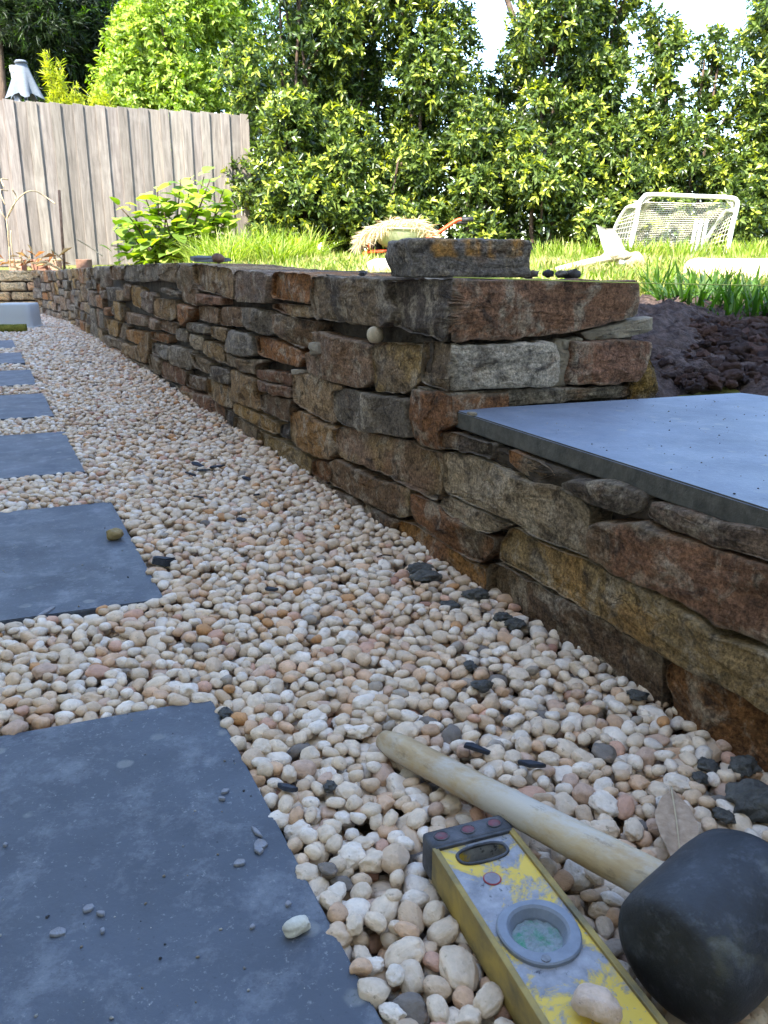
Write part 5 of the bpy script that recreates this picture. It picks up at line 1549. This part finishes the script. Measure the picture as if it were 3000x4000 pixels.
for k, (px, py, L, W, lab) in enumerate(CH):
    q = on(px, py, 0.006); z = gz(q[0], q[1]) + .003
    big = 0.012 if 'lump' in lab else .0035
    shard('slate_chip', lab, 'slate chip', (q[0], q[1], z + big * .3), L, W, big, R.uniform(-.6, .6), (R.uniform(-.35, .35), R.uniform(-.35, .35)), M['slate'], 200 + k, 'slate chips on the gravel')
LU = [(1640, 2230, .020, 'dark wet mortar lump on the gravel against the ochre bottom stone'), (1665, 2265, .022, 'flat dark lump just in front of the one at the ochre stone'), (1755, 2360, .016, 'dark mortar lump left of the lump by the wall gap'), (1860, 2335, .02, 'dark mortar lump at the foot of the gap between bottom stones'), (1960, 2425, .014, 'low dark mortar lump under the long dark bottom stone'), (2010, 2440, .016, 'crumbly mortar lump under the middle of the dark bottom stone'),
      (1880, 2695, .013, 'dark mortar blob in open gravel above the mallet handle'), (1835, 2610, .010, 'small mortar blob among pebbles left of the dark stone'), (2490, 2730, .012, 'violet grey mortar lump by the end of the dark bottom stone'), (2760, 2985, .012, 'mortar lump under the rust brown bottom stone'), (2905, 3000, .016, 'mortar lump at the right edge under the rusty stone'), (2960, 3150, .028, 'large wet mortar slab at the right edge above the mallet head'), (2830, 3190, .010, 'blackish mortar crumb left of the large wet mortar slab'), (880, 2790, .009, 'dark earth clod at the corner of the front slab'), (1290, 3080, .008, 'grey mortar lump beside the pebbles right of the front slab'), (2730, 3040, .009, 'small grey mortar crumb left of the right edge lump')]
for k, (px, py, s_, lab) in enumerate(LU):
    q = on(px, py, 0.008); z = gz(q[0], q[1])
    V, F = rock_shape(4, 120 + k, .36, 2.1)
    o = obj('mortar_lump', V * [s_ * .78, s_ * .62, s_ * .36], F, M['wet_mortar'], None, True, None, (q[0], q[1], z + s_ * .1)); o.rotation_euler = (0, 0, R.uniform(0, 6)); tag(o, lab, 'mortar lump', 'mortar lumps on the gravel')
# stones on slabs
def peb(px, py, sc, c, lab, rz=0.0, z0=0.0065, seed=3, name='loose_pebble', bx=.2):
    q = on(px, py, z0 + sc[2]); V, F = rock_shape(4, seed, .16, 1.2, bx)
    V = V * sc
    o = obj(name, V, F, M['pebble'], None, True, lin(c), (q[0], q[1], z0 - V[:, 2].min() * .98)); o.rotation_euler = (0, 0, rz); return tag(o, lab, 'pebble')
peb(1160, 3618, (.0085, .0052, .0048), (206, 200, 186), 'knobbly off-white pebble alone on the front slab', .45, seed=14)
peb(448, 2085, (.012, .009, .0085), (150, 130, 88), 'mustard brown pebble on the edge of the second slab', .2, seed=21)
peb(2330, 3920, (.0125, .0085, .007), (204, 178, 158), 'pinkish pebble sitting on the spirit level', -.6, z0=0.030, seed=24)
GR = [(1020, 3300, .010, .007), (1010, 3320, .008, .005), (935, 3370, .007, .0045), (230, 3640, .008, .006), (345, 3548, .0075, .0045), (395, 3570, .006, .0035), (1000, 3250, .012, .003), (880, 3090, .006, .004), (865, 3120, .0045, .003), (20, 3300, .0035, .0025), (1125, 3530, .004, .003), (985, 3620, .0035, .0025), (400, 3635, .004, .0025), (170, 2790, .01, .003)]
GL = ['grey flake at the front slab edge, upper one of the pair nearest the far corner', 'grey flake on the front slab just below the largest violet chip', 'pale mortar crumb at the broken edge patch of the front slab', 'slate bit left of centre on the front slab, curling upward', 'largest mortar crumb left of centre on the front slab', 'thin slate sliver right of the mortar crumb on the front slab', 'long thin mortar smear chip near the right edge of the front slab', 'small chip among the dried spots near the slab edge', 'tiny chip below the one among the dried spots', 'tiny pale chip at the left rim of the front slab', 'tiny dark chip near the pebble on the front slab', 'tiny grain left of the off-white pebble on the front slab', 'tiny grain beside the slate sliver on the front slab', 'dark slate sliver lying on the second slab near its front edge']
for k, (px, py, L, W) in enumerate(GR):
    q = on(px, py, 0.0075)
    if py < 2900 and px < 400: q = on(180, 2390, .0075); L, W = .03, .006
    shard('mortar_chip', GL[k], 'chip', (q[0], q[1], 0.0078), L * 1.35, W * 1.35, .0022, R.uniform(0, 3), (.1, .05), M['rough'], 400 + k, 'grit flakes on the paving slabs', lin((140, 140, 146)))
shard('mortar_chip', 'grey mortar crumb on the corner of the large capping slab', 'chip', (*on(1845, 1617, .219)[:2], .2195), .014, .009, .004, .3, (0.1, .1), M['mortar_pale'], 431)
# dry leaf
def dry_leaf():
    a, b_ = on(2622, 3085, 0.012), on(2660, 3395, 0.016)
    d = (b_ - a)[:2]; L = np.linalg.norm(d); d = d / L; n_ = np.array([-d[1], d[0]])
    n, m = 16, 9
    V, F = [], []
    for i in range(n + 1):
        u = i / n
        w = 0.0145 * (math.sin(math.pi * min(1, .08 + u * .9)) ** .6) * (0.5 + 0.5 * min(1, u * 2.4))
        if u < .1: w *= u / .1 * .8 + .1
        for k in range(m):
            f = k / (m - 1) * 2 - 1
            x, y = a[:2] + d * L * u + n_ * w * f
            z = a[2] + (b_[2] - a[2]) * u + 0.004 * math.sin(u * 3.1) + 0.004 * abs(f) - 0.004 * f * f * (1 if u < .6 else .2) + 0.0009 * math.sin(u * 28) * (1 - abs(f)) + .0008 * math.sin(f * 9 + u * 20)
            V.append((x, y, z))
    for i in range(n):
        for k in range(m - 1): F.append([i * m + k, i * m + k + 1, (i + 1) * m + k + 1, (i + 1) * m + k])
    t = thing('dry_leaf', 'curled dry brown leaf on the pebbles above the mallet head', 'leaf', (0, 0, 0))
    obj('leaf_blade', V, F, m_noise('dead_leaf', (150, 126, 104), (184, 160, 138), 120, .85, .2, .5, .002), t)
    V, F = tube([(*(a[:2] + d * L * u), a[2] + (b_[2] - a[2]) * u + .004 * math.sin(u * 3.1) + .001) for u in np.linspace(-.04, .97, 12)], np.linspace(.0009, .0004, 12), 5)
    obj('midrib', V, F, m_plain('midrib', (186, 168, 140), .8, .2), t)
dry_leaf()
for k, (px, py, rz, L, lab) in enumerate(((430, 2000, .8, .05, 'thin dry twig beside the far corner of the second slab'), (1500, 2185, 0.2, .02, 'short brown stalk among pebbles near the ochre bottom stone'))):
    q = on(px, py, .008); z = gz(q[0], q[1]) + .002
    V, F = tube(smooth_path([(-L / 2, 0, 0), (0, .002, .002), (L / 2, 0, .001)], 4), .0011, 5)
    o = obj('twig', V, F, M['bark'], None, True, None, (q[0], q[1], z)); o.rotation_euler = (0, 0, rz); tag(o, lab, 'twig')

# ================================================================== SPIRIT LEVEL AND MALLET
def m_yellow():
    s = NT('worn_yellow_paint')
    big = s.noise(26, 9, 0.74, 0.6)
    wear = s.ramp(big, 0.455, 0.53)
    fine = s.ramp(s.noise(210, 4, 0.7), 0.60, 0.66)
    wear = s.math('MAXIMUM', wear, s.math('MULTIPLY', fine, 0.8))
    dust = s.mix(s.ramp(s.noise(90, 6, .65), 0.3, 0.7), lin((112, 112, 118)), lin((158, 158, 164)))
    dust = s.mix(s.ramp(s.noise(150, 5, .7), 0.6, 0.68), dust, lin((62, 62, 70)))
    c = s.mix(wear, lin((206, 174, 70)), dust)
    h = s.math('ADD', s.math('MULTIPLY', s.noise(160, 5), .6), wear)
    return s.set(c, 0.55, 0.4, h, 0.35, 0.0012)
def level():
    my = m_yellow()
    ms = m_noise('yellow_rail', (196, 164, 62), (214, 180, 70), 40, 0.5, 0.4, .2, .001)
    mb = m_noise('black_plastic', (38, 38, 40), (86, 86, 92), 60, 0.6, 0.4, .4, .002)
    mr = m_noise('red_plug', (112, 44, 54), (92, 76, 80), 160, 0.5, 0.4, .3, .001)
    mg = m_noise('grey_bezel', (104, 110, 122), (124, 130, 142), 80, 0.5, 0.5, .2, .001)
    t = thing('spirit_level', 'dusty yellow spirit level with a round grey vial window lying on the pebbles', 'spirit level', (LV0[0], LV0[1], LVZ))
    t.rotation_euler = (0, 0, math.atan2(LDIR[1], LDIR[0]))
    W, T, L = LVW, LVT, 0.56
    web = T - 0.0022
    def loc(px, py):                              # point of the photographed face -> local length and width
        q = on(px, py, LVZ + T)[:2] - LV0[:2]
        return np.array([q @ LDIR, q @ LNOR])
    # body: box section with openings for hand slot and vial
    def oval(c, rx, ry, n=28, e=1.0, flip=False):
        P = []
        for k in range(n):
            a = 2 * math.pi * k / n
            P.append((c[0] + rx * math.copysign(abs(math.cos(a)) ** e, math.cos(a)), c[1] + ry * math.copysign(abs(math.sin(a)) ** e, math.sin(a))))
        return P
    slot_c = loc(1852, 3332); vial_c = loc(2072, 3637); riv_c = loc(1923, 3423)
    outer = [(0.0165, 0.003), (L, 0.003), (L, W - 0.003), (0.0165, W - 0.003)]
    slot = oval((slot_c[0], W / 2), 0.0078, 0.0175, 28, 0.75)
    vh = oval((vial_c[0], W / 2), 0.0165, 0.0165)
    loops = [outer, slot, vh]
    tri = tessellate_polygon([[Vector((x, y, 0)) for x, y in lp] for lp in loops])
    pts = [p for lp in loops for p in lp]
    V = [(x, y, web) for x, y in pts]; F = [list(f) for f in tri]
    # walls of the openings
    off = len(outer)
    for lp in (slot, vh):
        n = len(lp); m = len(V)
        V += [(x, y, web - 0.017) for x, y in lp]
        for k in range(n): F.append([off + k, off + (k + 1) % n, m + (k + 1) % n, m + k])
        off += n
    obj('web', V, F, my, t, False)
    V, F = boxm((0.016, 0.0035, 0), (L, W - 0.0035, 0.004)); obj('underside', V, F, ms, t, False)
    mrp = m_noise('dusty_rail_shade', (96, 87, 66), (166, 140, 72), 30, .6, .35, .3, .001)  # dusty rails; the dark olive also paints in the level's shaded side
    for y0, y1 in ((0.0, 0.0042), (W - 0.0042, W)):
        V, F = boxm((0.0162, y0, 0.0), (L, y1, T), 0.0007); obj('rail', V, F, mrp, t, False)
    # slot floor
    V, F = boxm((slot_c[0] - .0085, W / 2 - .0185, web - .018), (slot_c[0] + .0085, W / 2 + .0185, web - .0155)); obj('slot_floor', V, F, mb, t, False)
    V2, F2 = tube([(x, y, web + .0004) for x, y in slot + slot[:1]], 0.0012, 6, False); obj('slot_rim', V2, F2, mb, t)
    # end cap with three red plugs
    V, F = boxm((-0.0005, -0.0006, -0.0003), (0.0168, W + .0006, T + 0.0004), 0.0032)
    ec = obj('end_cap', V, F, mb, t, True)
    V, F = boxm((0.0160, 0.002, T - 0.0026), (0.0182, W - .002, T + .0002), .0006); obj('lip', V, F, mb, ec, False)
    for y in (0.0105, W / 2, W - 0.0105):
        V, F = ico(3); V = V * [.0040, .0048, .0012] + [0.0078, y, T + .0004]
        obj('red_plug', V, F, mr, ec)
        V, F = tube([(0.0078 + .0042 * math.cos(a), y + .005 * math.sin(a), T + .0006) for a in np.linspace(0, 6.2832, 21)], .0006, 5, False)
        obj('plug_ring', V, F, mb, ec)
    # rivet with red ring
    V, F = tube([(riv_c[0], riv_c[1], web - .001), (riv_c[0], riv_c[1], web + .0009)], .0050, 20); rv = obj('rivet', V, F, m_noise('dusty_rivet', (110, 106, 114), (140, 132, 140), 120, .6, .3, .3, .001), t, False)
    V, F = tube([(riv_c[0] + .0053 * math.cos(a), riv_c[1] + .0053 * math.sin(a), web + .0004) for a in np.linspace(0, 6.2832, 25)], .0005, 5, False); obj('red_ring', V, F, m_plain('red_ring', (150, 50, 56), .5, .4), rv)
    # bezel: teardrop plate with a conical opening
    cx, cy = vial_c[0], W / 2
    n = 40
    rings = []
    for (kind, kr, z) in (('o', 1.0, web), ('o', 1.0, web + .0022), ('o', .965, web + .0030), ('i', 1.22, web + .0030), ('i', 1.12, web + .0016), ('i', 0.98, web - .0035), ('i', .95, web - .010)):
        ring = []
        for k in range(n):
            a = 2 * math.pi * k / n
            if kind == 'o':
                rx = .0262 if math.cos(a) > 0 else .0225
                e = 1.0 if math.cos(a) > 0 else .92
                x = rx * math.copysign(abs(math.cos(a)) ** e, math.cos(a)) * kr; y = .0238 * math.copysign(abs(math.sin(a)) ** .88, math.sin(a)) * kr
            else: x, y = .0150 * kr * math.cos(a), .0150 * kr * math.sin(a)
            ring.append((cx + x, cy + y, z))
        rings.append(ring)
    V = np.array(rings).reshape(-1, 3)
    F = [[i * n + k, i * n + (k + 1) % n, (i + 1) * n + (k + 1) % n, (i + 1) * n + k] for i in range(len(rings) - 1) for k in range(n)]
    bz = obj('bezel', V, F, mg, t, False)
    V, F = tube([(cx + .0212, cy - .0075, web + .0028), (cx + .0212, cy - .0075, web + .0036)], .0026, 14); obj('screw', V, F, m_noise('screw_head', (90, 92, 98), (130, 132, 138), 300, .5, .4, .4, .001), bz, False)
    # vial window, dusty green
    s = NT('vial_window')
    f = s.noise(95, 6, .65, .5)
    c = s.mix(s.ramp(f, .38, .54), lin((58, 130, 96)), lin((128, 138, 140)))
    s.set(c, .35, .5, s.noise(180, 5, .65), .9, .003)
    V = [(cx, cy, web - .0040)]; F = []
    for r_ in (.005, .010, .0147):
        for k in range(n):
            a = 2 * math.pi * k / n; V.append((cx + r_ * math.cos(a), cy + r_ * math.sin(a), web - .0040 - .001 * (r_ / .0147) + .0007 * math.sin(k * 2.1 + r_ * 700)))
    for k in range(n): F.append([0, 1 + k, 1 + (k + 1) % n])
    for i in range(2):
        for k in range(n): F.append([1 + i * n + k, 1 + (i + 1) * n + k, 1 + (i + 1) * n + (k + 1) % n, 1 + i * n + (k + 1) % n])
    obj('vial', V, F, s.m, t)
level()
def mallet():
    mh = NT('handle_wood')
    g = mh.noise(16, 7, .65, .6, (1, 1, 1)); 
    c = mh.mix(mh.ramp(mh.noise(30, 7, .65, .5, (.25, 1.6, 1.6)), .35, .65), lin((150, 122, 84)), lin((186, 164, 130)))
    c = mh.mix(mh.ramp(mh.noise(20, 8, .72, .3, (.5, 1, 1)), .46, .6, 0, .7), c, lin((186, 180, 172)))
    c = mh.mix(mh.ramp(mh.noise(90, 6, .75, 0, (.4, 1, 1)), .58, .68, 0, .6), c, lin((110, 96, 80)))
    mh.set(c, .6, .35, mh.noise(90, 6, .65), .35, .0015)
    mk = NT('black_rubber')
    c = mh.m and mk.mix(mk.ramp(mk.noise(30, 6, .6), .35, .7), lin((30, 31, 34)), lin((52, 54, 60)))
    c = mk.mix(mk.ramp(mk.noise(34, 4, .55, .3), .62, .74, 0, .34), c, lin((116, 112, 84)))
    c = mk.mix(mk.ramp(mk.noise(70, 9, .8), .52, .68, 0, .45), c, lin((104, 108, 116)))
    mk.set(c, .55, .45, mk.noise(120, 8, .75), .55, .0025)
    t = thing('rubber_mallet', 'rubber mallet with black head and dusty wooden handle across the level', 'mallet', tuple(MH1))
    a, b_ = MH0 - MH1, np.zeros(3)
    d = b_ - a; d /= np.linalg.norm(d)
    end = b_ + d * 0.075
    LH = float(np.linalg.norm(end - a))
    pts = np.array([[LH * f, 0, 0] for f in np.linspace(0, 1, 24)])
    rad = np.interp(np.linspace(0, 1, 24), [0, .02, .06, .4, .8, 1], [.0085, .0108, .0116, .0117, .0128, .0132])
    V, F = tube(pts, rad, 20)
    V = V + .0004 * np.stack([noise(V * 60, 1), noise(V * 60, 2), noise(V * 60, 3)], 1)
    ho = obj('handle', V, F, mh.m, t, True, None, tuple(a))
    ho.rotation_euler = Vector(d).to_track_quat('X', 'Z').to_euler()
    # barrel head, axis across the handle
    ax = np.array([d[1], -d[0], 0.0]); ax /= np.linalg.norm(ax)
    if ax[1] > 0: ax = -ax                        # towards the viewer's left
    ax = np.array([ax[0], ax[1], -0.10]); ax /= np.linalg.norm(ax)
    c0 = d * 0.047 + np.array([0.0, 0.0, -0.006])
    R0, HL = 0.0385, 0.043
    prof = [(0.0, HL), (0.55, HL), (0.80, HL - .0006), (0.90, HL - .0022), (0.965, HL - .0060), (1.0, HL - .013), (1.02, HL * .45), (1.025, 0), (1.02, -HL * .45), (1.0, -HL + .013), (0.965, -HL + .006), (0.90, -HL + .0022), (0.55, -HL), (0, -HL)]
    u = np.cross(ax, [0, 0, 1.0]); u /= np.linalg.norm(u); v = np.cross(ax, u)
    n = 48
    V, F = [], []
    for (r_, z) in prof:
        for k in range(n):
            a_ = 2 * math.pi * k / n
            V.append(c0 + ax * z + R0 * r_ * (math.cos(a_) * u + math.sin(a_) * v))
    for i in range(len(prof) - 1):
        for k in range(n): F.append([i * n + k, i * n + (k + 1) % n, (i + 1) * n + (k + 1) % n, (i + 1) * n + k])
    V = np.array(V); V = V + .0006 * np.stack([noise(V * 50, 4), noise(V * 50, 5), noise(V * 50, 6)], 1)
    obj('head', V, F, mk.m, t)
mallet()
